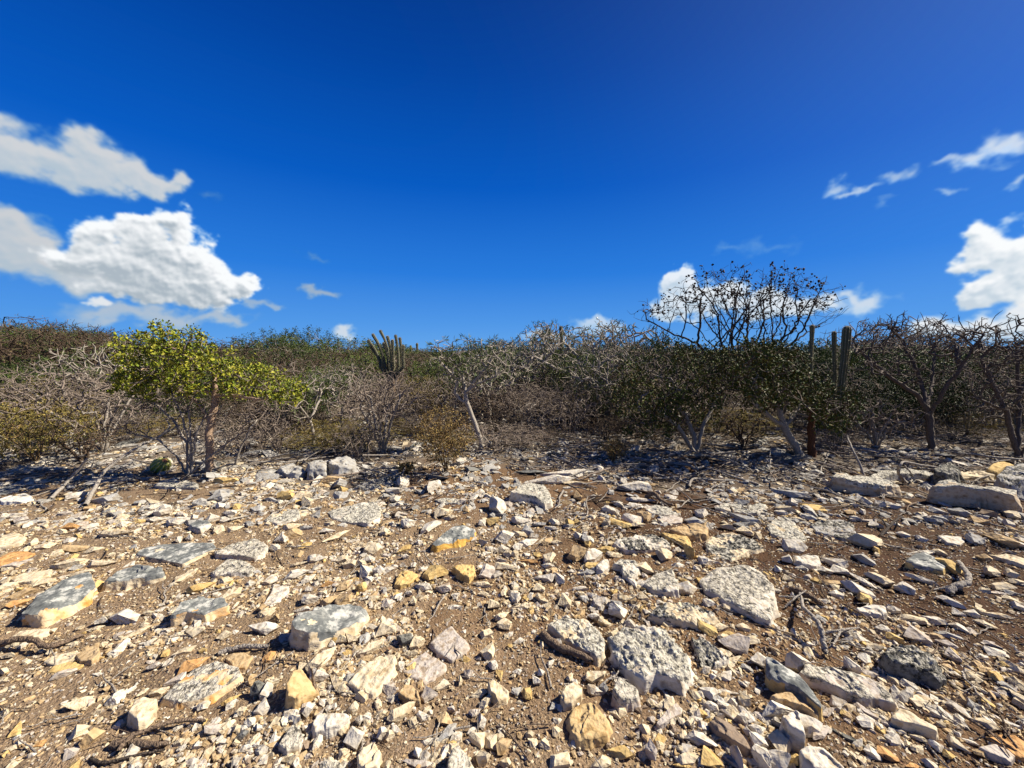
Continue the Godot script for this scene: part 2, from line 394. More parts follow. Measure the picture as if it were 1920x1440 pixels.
const HEROES := [
	["limestone_block", "loaf-shaped limestone block with grey weathered top and cream front on bare soil", [547, 1163, 563, 1150, 584, 1146, 589, 1139, 618, 1135, 676, 1137, 687, 1146, 684, 1159, 659, 1170, 618, 1176, 580, 1178, 552, 1173], 0.17, 0.06, "c", "G", 0],
	["limestone_slab", "grey-topped slab with a bright ochre yellow broken side", [810, 1016, 830, 1000, 850, 982, 870, 981, 891, 990, 888, 1000, 870, 1007, 840, 1013, 818, 1021], 0.09, 0.07, "Y", "G", 0],
	["limestone_slab", "smooth cream slab pointing to its left in front of the loaf block", [652, 1275, 676, 1248, 713, 1228, 742, 1225, 740, 1250, 722, 1273, 701, 1296, 676, 1289], 0.05, 0.06, "c", "", 0],
	["limestone_rock", "rounded tan rock with a white chipped edge and deep shadow beside it", [536, 1278, 549, 1262, 565, 1259, 582, 1273, 598, 1292, 574, 1294, 559, 1300, 540, 1294], 0.13, 0.05, "T", "", 0],
	["limestone_slab", "flat pinkish grey diamond-shaped slab lying in fine gravel", [807, 1202, 826, 1186, 847, 1173, 855, 1186, 880, 1207, 872, 1217, 847, 1234, 818, 1219], 0.03, 0.04, "p", "", 0],
	["limestone_slab", "flat slab half pinkish grey and half yellow, sunk in gravel", [755, 1252, 776, 1232, 797, 1221, 822, 1236, 838, 1246, 813, 1269, 797, 1278, 768, 1265], 0.025, 0.025, "p", "", 0],
	["limestone_rock", "smooth tan bean-shaped rock beside a small pinkish stone", [747, 1292, 757, 1278, 772, 1278, 784, 1294, 789, 1311, 778, 1309, 759, 1302], 0.07, 0.05, "t", "", 0],
	["limestone_rock", "cream tooth-shaped rock alone on bare brown soil", [915, 1278, 926, 1271, 938, 1280, 954, 1292, 951, 1302, 934, 1307, 920, 1294], 0.07, 0.05, "c", "", 0],
	["limestone_block", "large smooth yellow tan five-sided block in the front centre", [1065, 1338, 1072, 1323, 1085, 1314, 1106, 1310, 1127, 1332, 1142, 1350, 1139, 1375, 1118, 1380, 1085, 1382, 1072, 1363], 0.06, 0.055, "T", "", 0],
	["limestone_slab", "broad low white-grey slab with a rounded white rim", [615, 956, 640, 945, 675, 940, 705, 940, 714, 952, 710, 968, 692, 978, 660, 976, 635, 972, 620, 965], 0.05, 0.06, "w", "W", 0.4],
	["limestone_slab", "low grey and white slab sunk in soil beside the round white slab", [496, 974, 510, 960, 530, 952, 560, 954, 562, 968, 542, 976, 518, 980], 0.03, 0.03, "w", "W", 0.3],
	["limestone_rock", "white peaked pitted rock with a shaded front face at the back", [958, 922, 975, 908, 995, 901, 1020, 905, 1030, 920, 1035, 942, 1020, 946, 1002, 931, 982, 928], 0.12, 0.06, "w", "W", 0.6],
	["limestone_boulder", "low pale grey boulder, one of three under the bare thicket", [521, 875, 528, 870, 542, 866, 562, 872, 575, 882, 562, 885, 535, 882], 0.1, 0.08, "g", "", 0],
	["limestone_boulder", "upright grey boulder with a white streak, middle of three", [576, 868, 585, 860, 602, 859, 612, 865, 611, 875, 595, 875, 580, 875], 0.15, 0.14, "g", "", 0],
	["limestone_boulder", "biggest of three grey boulders, with dark face and pale top", [616, 865, 630, 856, 650, 855, 665, 862, 672, 872, 655, 875, 635, 872], 0.17, 0.11, "g", "", 0],
	["limestone_slab", "pitted slab with gravel on its edge beside a dead stick", [1027, 1171, 1056, 1159, 1098, 1161, 1122, 1178, 1135, 1198, 1132, 1221, 1118, 1228, 1085, 1207, 1056, 1190], 0.07, 0.05, "c", "W", 1],
	["limestone_slab", "largest pitted slab, white with black pits and a broken front face", [1139, 1190, 1168, 1171, 1210, 1170, 1248, 1169, 1266, 1194, 1291, 1215, 1294, 1250, 1279, 1269, 1252, 1265, 1231, 1259, 1210, 1273, 1185, 1257, 1164, 1240], 0.08, 0.11, "w", "W", 1.2],
	["limestone_slab", "wedge-shaped stone with black pitted top beside the wide pitted slab", [1297, 1188, 1322, 1190, 1348, 1211, 1368, 1228, 1343, 1240, 1314, 1240, 1305, 1215], 0.06, 0.06, "w", "K", 1],
	["limestone_slab", "long flat slab with dark pitted crust and cream edge", [1216, 1146, 1248, 1128, 1293, 1125, 1335, 1142, 1352, 1158, 1335, 1163, 1306, 1166, 1268, 1158, 1235, 1153], 0.06, 0.07, "c", "K", 1],
	["limestone_slab", "big smooth white slab shaped like an arrowhead", [1312, 1084, 1343, 1064, 1402, 1059, 1427, 1073, 1452, 1098, 1452, 1128, 1445, 1157, 1418, 1148, 1381, 1130, 1348, 1110, 1322, 1099], 0.06, 0.09, "w", "S", 0.3],
	["limestone_rock", "white four-sided rock with pinkish shade behind the long dark slab", [1208, 1092, 1231, 1070, 1260, 1067, 1271, 1086, 1272, 1103, 1248, 1105, 1222, 1099], 0.06, 0.07, "w", "S", 0.3],
	["limestone_slab", "pitted grey and white slab with a dark band across it", [1151, 1015, 1168, 1005, 1198, 999, 1230, 1000, 1250, 1008, 1258, 1021, 1230, 1024, 1198, 1028, 1172, 1026], 0.06, 0.06, "w", "K", 0.9],
	["limestone_slab", "kite-shaped slab with black pits and a thick cream rim", [1322, 1011, 1335, 1000, 1370, 998, 1400, 1008, 1432, 1022, 1405, 1030, 1372, 1044, 1350, 1038, 1325, 1028], 0.05, 0.07, "c", "K", 1],
	["limestone_rock", "tan block with a notch in its side behind the ochre ridge", [1255, 990, 1268, 985, 1280, 982, 1310, 982, 1328, 990, 1325, 998, 1295, 999, 1272, 996], 0.06, 0.09, "t", "", 0],
	["limestone_rock", "bent yellow ochre ridge-like stone in front of the tan notched block", [1238, 996, 1260, 999, 1288, 1001, 1296, 1011, 1290, 1019, 1268, 1009, 1250, 1004], 0.05, 0.08, "y", "", 0],
	["limestone_slab", "flat white speckled slab level with the soil at the right", [1438, 985, 1455, 971, 1482, 970, 1498, 985, 1512, 1008, 1502, 1015, 1470, 1008, 1445, 1000], 0.03, 0.03, "c", "W", 0.8],
	["limestone_slab", "flat black and grey pitted slab level with the soil", [1520, 982, 1540, 974, 1575, 974, 1600, 980, 1606, 1000, 1590, 1009, 1560, 1002, 1532, 995], 0.03, 0.03, "g", "K", 1],
	["limestone_slab", "narrow white slab lying behind the banded grey slab", [1212, 952, 1225, 945, 1255, 951, 1276, 961, 1248, 964, 1220, 960], 0.04, 0.03, "w", "W", 0.6],
	["limestone_slab", "pinkish gravelly slab nearly buried beside the narrow white slab", [1232, 969, 1255, 965, 1280, 970, 1278, 979, 1252, 980, 1235, 978], 0.015, 0.015, "p", "", 0],
	["limestone_slab", "long white pitted ledge slab with a small grey stone on it", [1338, 949, 1360, 940, 1398, 945, 1432, 942, 1436, 951, 1422, 960, 1400, 958, 1370, 956], 0.05, 0.05, "w", "W", 0.7],
	["limestone_slab", "long pinkish white slab with a rough upper surface", [1500, 1258, 1512, 1240, 1545, 1246, 1580, 1255, 1615, 1262, 1650, 1280, 1672, 1300, 1679, 1315, 1660, 1311, 1640, 1305, 1610, 1302, 1575, 1286, 1548, 1276, 1525, 1270], 0.07, 0.06, "p", "S", 0.4],
	["limestone_rock", "craggy black pitted rock casting a dark shadow on its near side", [1658, 1218, 1665, 1204, 1692, 1200, 1722, 1210, 1745, 1225, 1765, 1245, 1776, 1266, 1760, 1269, 1735, 1255, 1710, 1248, 1680, 1239, 1665, 1229], 0.12, 0.08, "k", "K", 1.3],
	["limestone_rock", "long grey ridge rock with a yellow lit edge in the rock heap", [1436, 1228, 1452, 1234, 1472, 1250, 1498, 1265, 1515, 1285, 1540, 1320, 1540, 1332, 1522, 1315, 1498, 1292, 1478, 1282, 1455, 1272, 1438, 1255], 0.1, 0.08, "y", "G", 0],
	["limestone_rock", "rounded pinkish lump with an ochre end below the ridge rock", [1444, 1301, 1460, 1290, 1485, 1288, 1505, 1295, 1522, 1312, 1540, 1330, 1532, 1338, 1508, 1320, 1478, 1312, 1455, 1310], 0.09, 0.07, "t", "", 0],
	["limestone_rock", "tall white jagged rock in the middle of the rock heap", [1466, 1335, 1485, 1318, 1500, 1325, 1504, 1350, 1511, 1380, 1498, 1372, 1480, 1360, 1470, 1348], 0.13, 0.11, "w", "", 0],
	["limestone_rock", "broad white rock with a black base at the bottom of the heap", [1499, 1401, 1515, 1391, 1540, 1395, 1560, 1410, 1580, 1430, 1589, 1444, 1552, 1441, 1528, 1432, 1508, 1418], 0.09, 0.07, "w", "", 0],
	["limestone_slab", "flat cream yellow slab with dark cracks beside the long pink slab", [1670, 1344, 1685, 1327, 1705, 1332, 1730, 1348, 1758, 1362, 1756, 1369, 1740, 1362, 1710, 1354, 1690, 1352], 0.05, 0.06, "c", "", 0],
	["limestone_slab", "smooth pale pinkish slab beside the orange corner slab", [1836, 1399, 1865, 1394, 1888, 1402, 1904, 1415, 1896, 1426, 1870, 1416, 1850, 1408], 0.03, 0.03, "p", "", 0],
	["limestone_slab", "flat yellow orange slab at the edge of the picture", [1850, 1378, 1880, 1374, 1902, 1378, 1924, 1392, 1924, 1420, 1905, 1415, 1888, 1400, 1870, 1390], 0.03, 0.03, "o", "", 0],
	["limestone_boulder", "long wedge-shaped boulder with orange base, first of the boulder row", [1558, 891, 1580, 884, 1610, 886, 1635, 898, 1665, 907, 1688, 920, 1660, 917, 1630, 909, 1590, 900], 0.17, 0.06, "C", "W", 0.3],
	["limestone_boulder", "longest boulder of the row with ochre overhang and lit corner", [1746, 906, 1772, 901, 1815, 905, 1865, 910, 1907, 917, 1902, 928, 1875, 919, 1830, 914, 1778, 910], 0.2, 0.19, "C", "W", 0.3],
	["limestone_boulder", "flat grey boulder lying behind the wedge boulder", [1628, 888, 1652, 879, 1690, 877, 1745, 880, 1746, 886, 1690, 887, 1652, 890], 0.12, 0.1, "g", "W", 0.4],
	["limestone_boulder", "dark pitted knobbly boulder behind the longest boulder", [1750, 879, 1765, 868, 1782, 865, 1798, 874, 1797, 886, 1772, 885], 0.18, 0.16, "k", "K", 1],
	["limestone_slab", "pale yellow bench-like slab behind the longest boulder", [1798, 884, 1830, 881, 1870, 884, 1876, 888, 1840, 892, 1802, 892], 0.1, 0.1, "c", "", 0],
	["limestone_rock", "pale yellow tilted wedge at the back of the boulder row", [1850, 880, 1865, 870, 1882, 865, 1903, 870, 1882, 877, 1870, 884], 0.14, 0.18, "y", "", 0],
	["limestone_boulder", "dark grey pitted boulder at the end of the boulder row", [1869, 890, 1888, 876, 1921, 870, 1940, 875, 1942, 890, 1915, 895, 1885, 898], 0.22, 0.26, "g", "K", 0.8],
	["limestone_rock", "yellow ochre humped rock beside a bleached root", [1698, 1051, 1715, 1035, 1735, 1032, 1755, 1045, 1774, 1059, 1768, 1066, 1740, 1059, 1718, 1056], 0.08, 0.06, "y", "G", 0],
	["limestone_slab", "long white pointed slab at the edge, behind the yellow humped rock", [1854, 1039, 1885, 1036, 1924, 1046, 1925, 1059, 1890, 1049], 0.04, 0.05, "c", "", 0],
	["limestone_slab", "flat smooth white stone beside a flat grey one", [1758, 1005, 1775, 1002, 1802, 1004, 1810, 1012, 1800, 1021, 1775, 1017], 0.03, 0.03, "w", "", 0],
	["limestone_block", "square white block with a rough face near the big white slab", [1488, 1040, 1515, 1038, 1535, 1041, 1539, 1055, 1528, 1060, 1510, 1056, 1492, 1050], 0.06, 0.05, "w", "", 0.2],
	["limestone_slab", "flat ochre-centred stone beside the flat black slab", [1500, 944, 1522, 942, 1540, 946, 1552, 956, 1530, 956, 1512, 951], 0.02, 0.02, "y", "", 0],
	["limestone_block", "white brick-like block below the yellow oval stone", [1606, 1136, 1635, 1133, 1660, 1138, 1663, 1148, 1652, 1150, 1635, 1146, 1612, 1142], 0.05, 0.05, "w", "", 0],
	["limestone_slab", "large tilted slab with grey streaked top and orange side", [41, 1148, 68, 1118, 117, 1090, 169, 1075, 178, 1102, 161, 1118, 125, 1134, 81, 1151], 0.11, 0.07, "O", "G", 0],
	["limestone_slab", "slab with grey crust and long cream front, behind the tilted slab", [197, 1090, 217, 1067, 258, 1057, 304, 1061, 307, 1073, 258, 1082], 0.09, 0.08, "c", "G", 0],
	["limestone_slab", "flat slab half dark grey and half cream, pointed at one end", [253, 1039, 274, 1025, 322, 1017, 399, 1016, 404, 1026, 375, 1041, 342, 1057, 310, 1049], 0.03, 0.04, "c", "G", 0.2],
	["limestone_slab", "rough white slab touching the half-grey flat slab", [402, 1029, 435, 1015, 479, 1006, 504, 1023, 495, 1033, 479, 1041, 447, 1039, 407, 1037], 0.06, 0.05, "w", "S", 0.5],
	["limestone_rock", "rough white rock in front of the white rough slab", [398, 1067, 427, 1047, 459, 1048, 479, 1061, 469, 1070, 435, 1071, 403, 1073], 0.06, 0.06, "w", "S", 0.5],
	["limestone_rock", "white and grey topped wedge with pale orange side and gravel below", [318, 1152, 338, 1130, 375, 1118, 419, 1118, 429, 1134, 403, 1141, 383, 1148, 350, 1144], 0.11, 0.07, "O", "G", 0],
	["limestone_slab", "long cream slab with streaks and an orange lower edge", [303, 1311, 330, 1283, 362, 1255, 403, 1235, 447, 1247, 452, 1263, 423, 1283, 383, 1305, 342, 1315], 0.035, 0.045, "O", "S", 0],
	["limestone_slab", "tan cracked plate beside the cream streaked slab", [422, 1232, 435, 1222, 458, 1220, 474, 1228, 462, 1248, 438, 1248], 0.03, 0.03, "t", "", 0],
	["limestone_rock", "cream rock with a sharp shaded end above the brown stick", [240, 1335, 252, 1315, 268, 1309, 294, 1311, 293, 1327, 278, 1341, 258, 1349], 0.08, 0.06, "c", "", 0],
	["limestone_slab", "cream half-buried plate lying next to a tan stick", [81, 1240, 105, 1225, 140, 1218, 160, 1220, 140, 1235, 105, 1246], 0.02, 0.02, "c", "", 0],
	["limestone_slab", "yellowish half-buried plate with rounded end", [89, 1260, 100, 1248, 130, 1240, 162, 1239, 150, 1250, 120, 1261], 0.02, 0.02, "y", "", 0],
	["limestone_slab", "tan plate tilting up behind two half-buried plates", [140, 1226, 160, 1212, 184, 1200, 185, 1222, 172, 1235, 150, 1238], 0.03, 0.05, "t", "", 0],
	["limestone_slab", "bright white slab over a curved dead stick at the edge", [-8, 1212, 15, 1194, 38, 1178, 94, 1176, 75, 1191, 45, 1199, 15, 1206], 0.03, 0.03, "c", "", 0],
	["limestone_slab", "cream slab with pink streaks at the edge of the picture", [-8, 1010, 10, 998, 32, 995, 48, 1004, 40, 1015, 15, 1022, -5, 1025], 0.04, 0.04, "c", "", 0],
	["limestone_slab", "bright orange slab at the edge of the picture", [-5, 1048, 20, 1036, 50, 1032, 66, 1035, 45, 1048, 15, 1055, -2, 1058], 0.025, 0.025, "o", "", 0],
	["limestone_slab", "long cream plate running beside the large tilted slab", [20, 1085, 38, 1075, 70, 1070, 99, 1066, 92, 1078, 62, 1089, 30, 1092], 0.03, 0.03, "c", "", 0],
	["limestone_slab", "smooth grey flagstone behind the bright white one", [-8, 918, 15, 910, 41, 910, 35, 919, 10, 926, -8, 928], 0.03, 0.03, "g", "G", 0],
	["limestone_slab", "bright white flagstone at the edge below the grey one", [-5, 935, 22, 925, 48, 922, 66, 934, 45, 941, 5, 941], 0.03, 0.03, "W", "", 0],
	["limestone_slab", "wide grey slab at the foot of the small barrel cactus", [208, 898, 225, 886, 240, 884, 262, 892, 255, 902, 225, 908], 0.03, 0.03, "g", "W", 0.3],
	["limestone_slab", "long grey slab looking like a weathered log", [288, 908, 310, 898, 350, 899, 372, 905, 370, 912, 332, 912, 300, 911], 0.05, 0.05, "g", "W", 0.3],
	["limestone_rock", "grey topped rock with white edges beside two round white stones", [354, 982, 370, 974, 390, 975, 396, 982, 375, 991, 360, 986], 0.06, 0.05, "w", "G", 0],
	["limestone_slab", "flat white shard on bare soil behind the loaf block", [493, 1130, 507, 1112, 512, 1098, 542, 1097, 540, 1108, 525, 1120, 508, 1134], 0.03, 0.03, "w", "", 0],
	["limestone_rock", "yellow diamond-shaped rock in the middle of the soil", [739, 1091, 750, 1070, 772, 1068, 784, 1075, 768, 1089, 750, 1094], 0.05, 0.05, "y", "", 0],
	["limestone_rock", "tan wedge block with a dark shaded end", [848, 1060, 860, 1056, 888, 1058, 891, 1072, 880, 1082, 862, 1072], 0.07, 0.06, "y", "", 0],
	["limestone_slab", "flat grey mottled flagstone in front of the golden dry bush", [675, 904, 695, 896, 728, 895, 738, 904, 722, 914, 692, 914], 0.03, 0.03, "g", "W", 0.4],
	["limestone_slab", "flat grey flagstone beside a heap of twigs", [815, 936, 835, 932, 862, 934, 860, 942, 832, 944], 0.02, 0.02, "g", "W", 0.4],
	["limestone_block", "cream block split by a crack, in front of the tan dome rock", [586, 1352, 592, 1335, 616, 1330, 648, 1331, 655, 1340, 635, 1355, 618, 1360, 590, 1365], 0.06, 0.05, "w", "", 0],
	["limestone_rock", "white angular rock with dark grey side leaning on the soil", [521, 1390, 535, 1370, 548, 1352, 562, 1358, 568, 1375, 562, 1390, 538, 1401], 0.06, 0.05, "w", "S", 0],
	["limestone_rock", "cream rock with pinkish pointed top at the bottom", [669, 1410, 685, 1392, 700, 1384, 715, 1410, 706, 1430, 685, 1438, 672, 1428], 0.08, 0.06, "c", "", 0],
	["limestone_rock", "white rough rock cut by the bottom edge", [598, 1428, 610, 1415, 630, 1412, 642, 1428, 648, 1448, 620, 1455, 600, 1448], 0.06, 0.06, "w", "S", 0.3],
	["limestone_rock", "greyish rough rock with black shadow at the bottom edge", [838, 1428, 845, 1405, 860, 1395, 878, 1415, 889, 1435, 870, 1450, 842, 1450], 0.09, 0.06, "c", "S", 0.3],
	["limestone_rock", "cream rounded lump tucked behind the yellow five-sided block", [1050, 1302, 1060, 1285, 1078, 1276, 1092, 1288, 1090, 1302, 1072, 1315, 1058, 1315], 0.07, 0.06, "c", "", 0],
	["limestone_block", "pinkish white block leaning on the wide pitted slab", [1149, 1292, 1155, 1275, 1160, 1266, 1180, 1278, 1197, 1290, 1196, 1305, 1175, 1310, 1160, 1308], 0.09, 0.07, "p", "S", 0],
	["limestone_slab", "long brownish tongue-shaped stone among white rocks", [1330, 1350, 1342, 1341, 1370, 1355, 1395, 1378, 1408, 1398, 1400, 1400, 1372, 1385, 1345, 1368], 0.05, 0.05, "b", "", 0],
	["limestone_slab", "flat pinkish triangular flake in front of the wide pitted slab", [1230, 1355, 1248, 1332, 1268, 1315, 1280, 1325, 1278, 1335, 1260, 1345, 1238, 1360], 0.025, 0.03, "p", "", 0],
	["limestone_rock", "white block with dark pits behind the white four-sided rock", [1149, 1058, 1162, 1048, 1190, 1049, 1200, 1060, 1195, 1071, 1185, 1078, 1168, 1074, 1165, 1062], 0.06, 0.06, "w", "W", 0.6],
]
const STONES := [
	[1440, 1348, 1468, 1315, 38, "w", "big white blocky stone beside the white jagged rock"],
	[1440, 1438, 1465, 1405, 35, "w", "big white blocky stone beside the white front rock"],
	[1698, 1312, 1761, 1320, 20, "c", "big cream long stone behind the cream facet slab"],
	[730, 1348, 775, 1325, 25, "c", "big cream flat stone in front of the bean-shaped rock"],
	[1448, 1395, 1478, 1390, 38, "c", "big cream upright stone in front of the white jagged rock"],
	[1165, 912, 1228, 914, 18, "w", "big white long stone behind the narrow white slab"],
	[580, 1255, 610, 1230, 28, "c", "big cream angular stone behind the tan dome rock"],
	[1582, 1098, 1638, 1118, 18, "w", "big white long stone behind the white brick-like block"],
	[1602, 1015, 1652, 1015, 20, "c", "big cream flat stone beside the flat black slab"],
	[1035, 1435, 1070, 1418, 25, "c", "big cream angular stone in front of the yellow five-sided block"],
	[1485, 1258, 1495, 1220, 25, "w", "big white angular stone behind the yellow-edged ridge rock"],
	[795, 1078, 832, 1070, 25, "y", "big yellow angular stone beside the yellow diamond rock"],
	[1505, 1365, 1530, 1352, 32, "w", "big white blocky stone beside the white jagged rock, near the tan rounded lump"],
	[650, 1390, 678, 1372, 28, "w", "big white angular stone behind the pink-topped cream rock"],
	[1415, 1420, 1440, 1415, 35, "w", "big white upright stone in front of the brownish tongue stone"],
	[100, 1062, 158, 1052, 15, "c", "big cream long stone beside the long cream plate"],
	[1292, 1378, 1324, 1392, 25, "w", "big white angular stone beside the brownish tongue stone"],
	[918, 948, 946, 945, 30, "w", "big white blocky stone beside the white peaked rock"],
	[1042, 888, 1100, 888, 15, "w", "big white long stone beside the white peaked rock"],
	[1360, 1208, 1390, 1200, 28, "p", "big pinkish blocky stone beside the black-topped wedge"],
	[1602, 1348, 1642, 1358, 20, "w", "big white flat stone beside the cream facet slab"],
	[1068, 1040, 1100, 1035, 25, "t", "big tan angular stone beside the pitted block"],
	[218, 1152, 250, 1155, 25, "w", "big white angular stone in front of the grey-topped cream slab"],
	[1602, 1320, 1648, 1350, 15, "p", "big pinkish long stone in front of the long pink slab"],
	[1690, 1158, 1742, 1165, 15, "c", "big cream long stone beside the white brick-like block"],
	[1758, 1048, 1790, 1070, 20, "y", "big yellow flat stone beside the yellow humped rock"],
	[1645, 1408, 1681, 1422, 20, "o", "big orange ochre flat stone in front of the cream facet slab"],
	[1632, 1075, 1670, 1098, 18, "c", "big cream flat stone behind the white brick-like block"],
	[1838, 1355, 1870, 1365, 22, "c", "big cream angular stone behind the orange corner slab"],
	[1702, 1192, 1745, 1202, 18, "p", "big pinkish flat stone behind the black craggy rock"],
	[339, 1255, 385, 1235, 15, "o", "big orange ochre long stone behind the cream streaked slab"],
	[1862, 1002, 1894, 1022, 20, "t", "big tan flat stone behind the white pointed slab"],
	[1320, 1432, 1352, 1428, 22, "y", "big yellow angular stone in front of the brownish tongue stone"],
	[630, 1128, 656, 1122, 28, "t", "big tan blocky stone behind the loaf block"],
	[1110, 1438, 1145, 1428, 20, "c", "big cream flat stone in front of the yellow five-sided block"],
	[481, 1178, 518, 1178, 20, "w", "big white angular stone in front of the white shard"],
	[1475, 925, 1522, 932, 15, "g", "big grey long stone behind the ochre tile"],
	[895, 1435, 915, 1405, 20, "c", "big cream angular stone beside the grey bottom rock"],
	[1272, 1428, 1308, 1420, 20, "c", "big cream angular stone in front of the brownish tongue stone"],
	[1012, 900, 1060, 901, 15, "w", "big white long stone behind the white peaked rock"],
	[1705, 1080, 1760, 1095, 12, "w", "big white long stone in front of the yellow humped rock"],
	[1100, 1272, 1130, 1262, 22, "c", "big cream angular stone behind the cream pitted lump"],
	[1385, 1332, 1412, 1355, 20, "w", "big white angular stone behind the brownish tongue stone"],
	[750, 1205, 772, 1192, 28, "k", "big dark grey blocky stone behind the two-toned flat slab"],
	[1470, 1025, 1505, 1020, 20, "w", "big white angular stone in front of the white speckled pavement slab"],
	[1155, 1410, 1186, 1412, 22, "y", "big yellow angular stone in front of the yellow five-sided block"],
	[675, 1225, 718, 1205, 15, "c", "big cream long stone behind the pointed cream slab"],
	[20, 1118, 65, 1105, 15, "t", "big tan long stone in front of the long cream plate"],
	[1310, 1175, 1340, 1182, 22, "y", "big yellow angular stone behind the black-topped wedge"],
	[1146, 1145, 1171, 1142, 28, "w", "big white blocky stone behind the left pitted lobe"],
	[98, 1272, 140, 1255, 15, "p", "big pinkish long stone in front of the yellowish half-buried plate"],
	[1758, 1118, 1809, 1138, 12, "w", "big white long stone in front of the yellow humped rock, near the white brick-like block"],
	[480, 1305, 495, 1280, 22, "k", "big dark grey angular stone beside the tan dome rock"],
	[1382, 970, 1425, 980, 15, "g", "big grey long stone in front of the white ledge slab"],
	[322, 1282, 350, 1265, 20, "p", "big pinkish angular stone beside the cream streaked slab"],
	[422, 1120, 455, 1102, 18, "c", "big cream flat stone in front of the white rough rock"],
	[930, 1405, 952, 1392, 25, "t", "big tan blocky stone beside the grey bottom rock"],
	[180, 938, 222, 932, 15, "g", "big grey long stone in front of the grey tree-foot slab"],
	[900, 1068, 925, 1072, 25, "p", "big pinkish blocky stone beside the tan wedge block"],
	[1412, 1392, 1435, 1388, 28, "w", "big white blocky stone beside the brownish tongue stone"],
	[681, 1030, 712, 1025, 20, "c", "big cream angular stone behind the yellow diamond rock"],
	[294, 960, 325, 955, 20, "w", "big white angular stone beside the grey flint-like rock"],
	[480, 1335, 508, 1320, 20, "w", "big white angular stone behind the white leaning rock"],
	[1622, 1405, 1650, 1420, 20, "w", "big white angular stone beside the white front rock"],
	[1555, 1052, 1590, 1060, 18, "w", "big white flat stone beside the square white block"],
	[1588, 1248, 1610, 1250, 28, "w", "big white upright stone behind the long pink slab"],
	[932, 1005, 960, 1008, 22, "w", "big white angular stone beside the yellow-sided slab"],
	[1778, 1318, 1806, 1338, 18, "w", "big white flat stone beside the cream facet slab, near the orange corner slab"],
	[1385, 1300, 1402, 1325, 20, "c", "big cream angular stone behind the brownish tongue stone"],
	[1606, 1120, 1636, 1125, 20, "y", "big yellow angular stone behind the white brick-like block"],
	[160, 1398, 181, 1370, 18, "t", "big tan flat stone beside the cream cube rock"],
	[1315, 1290, 1345, 1308, 18, "w", "big white flat stone beside the pink flake"],
	[770, 1210, 795, 1200, 22, "c", "big cream angular stone beside the grey diamond slab"],
	[1872, 1350, 1910, 1365, 15, "w", "big white long stone behind the orange corner slab"],
	[310, 980, 350, 975, 15, "w", "big white long stone beside the grey flint-like rock"],
	[185, 1000, 225, 998, 15, "c", "big cream long stone behind the grey-topped cream slab"],
	[1102, 1052, 1122, 1035, 22, "w", "big white angular stone beside the pitted block"],
	[710, 1188, 742, 1178, 18, "c", "big cream flat stone behind the pointed cream slab"],
	[280, 1302, 318, 1290, 15, "c", "big cream long stone behind the cream cube rock"],
	[790, 1305, 815, 1298, 22, "p", "big pinkish blocky stone beside the bean-shaped rock"],
	[329, 1090, 364, 1072, 15, "c", "big cream long stone in front of the half-grey flat slab"],
	[890, 1392, 905, 1378, 28, "c", "big cream upright stone behind the grey bottom rock"],
	[20, 880, 78, 879, 10, "g", "big grey long stone behind the grey edge flagstone"],
	[118, 1032, 162, 1025, 12, "t", "big tan long stone behind the long cream plate"],
	[1602, 1040, 1632, 1052, 18, "g", "big grey flat stone in front of the flat black slab"],
	[1682, 1095, 1712, 1108, 18, "w", "big white flat stone in front of the yellow humped rock"],
	[1275, 1102, 1300, 1105, 22, "w", "big white blocky stone beside the white four-sided rock"],
	[598, 900, 635, 898, 15, "t", "big tan long stone in front of the upright grey boulder"],
	[1370, 1400, 1395, 1438, 12, "p", "big pinkish long stone in front of the brownish tongue stone"],
	[392, 925, 438, 922, 12, "g", "big grey long stone beside the log-like grey slab"],
	[1408, 1368, 1435, 1372, 20, "w", "big white angular stone beside the brownish tongue stone, near the white jagged rock"],
	[135, 1375, 162, 1365, 19, "c", "big cream angular stone beside the cream cube rock"],
	[1218, 1422, 1228, 1388, 15, "p", "big pinkish flat stone in front of the pink flake"],
	[132, 1078, 175, 1070, 12, "c", "big cream long stone behind the grey-topped left slab"],
	[1788, 958, 1822, 965, 15, "g", "big grey flat stone behind the flat white tile"],
	[910, 1380, 930, 1398, 20, "c", "big cream angular stone behind the grey bottom rock"],
	[350, 1108, 384, 1098, 15, "y", "big yellow flat stone behind the orange-sided wedge"],
	[932, 1170, 959, 1172, 20, "c", "big cream angular stone beside the grey diamond slab, near the left pitted lobe"],
	[582, 1265, 612, 1268, 18, "w", "big white angular stone beside the tan dome rock"],
	[1392, 1200, 1422, 1202, 18, "c", "big cream angular stone beside the black-topped wedge"],
	[1862, 1098, 1898, 1100, 15, "c", "big cream flat stone in front of the white pointed slab"],
	[1122, 1072, 1140, 1058, 22, "w", "big white blocky stone beside the pitted block"],
	[1100, 1290, 1128, 1300, 18, "w", "big white angular stone beside the cream pitted lump"],
	[1146, 980, 1180, 985, 15, "y", "big yellow flat stone behind the banded grey slab"],
	[551, 932, 585, 928, 15, "c", "big cream flat stone behind the sunken grey slab"],
	[1765, 1205, 1798, 1215, 15, "p", "big pinkish flat stone beside the black craggy rock"],
	[905, 1222, 928, 1225, 22, "c", "big cream blocky stone beside the grey diamond slab"],
	[1176, 975, 1201, 972, 20, "w", "big white angular stone beside the narrow white slab"],
	[778, 1432, 810, 1440, 15, "p", "big pinkish flat stone beside the grey bottom rock"],
	[1195, 968, 1220, 968, 20, "t", "big tan angular stone beside the narrow white slab"],
	[68, 1098, 105, 1085, 12, "c", "big cream long stone beside the long cream plate, near the grey-topped left slab"],
	[1325, 1320, 1348, 1330, 20, "w", "big white angular stone behind the brownish tongue stone, near the pink flake"],
	[1308, 1050, 1335, 1055, 18, "w", "big white angular stone in front of the black-pitted kite slab"],
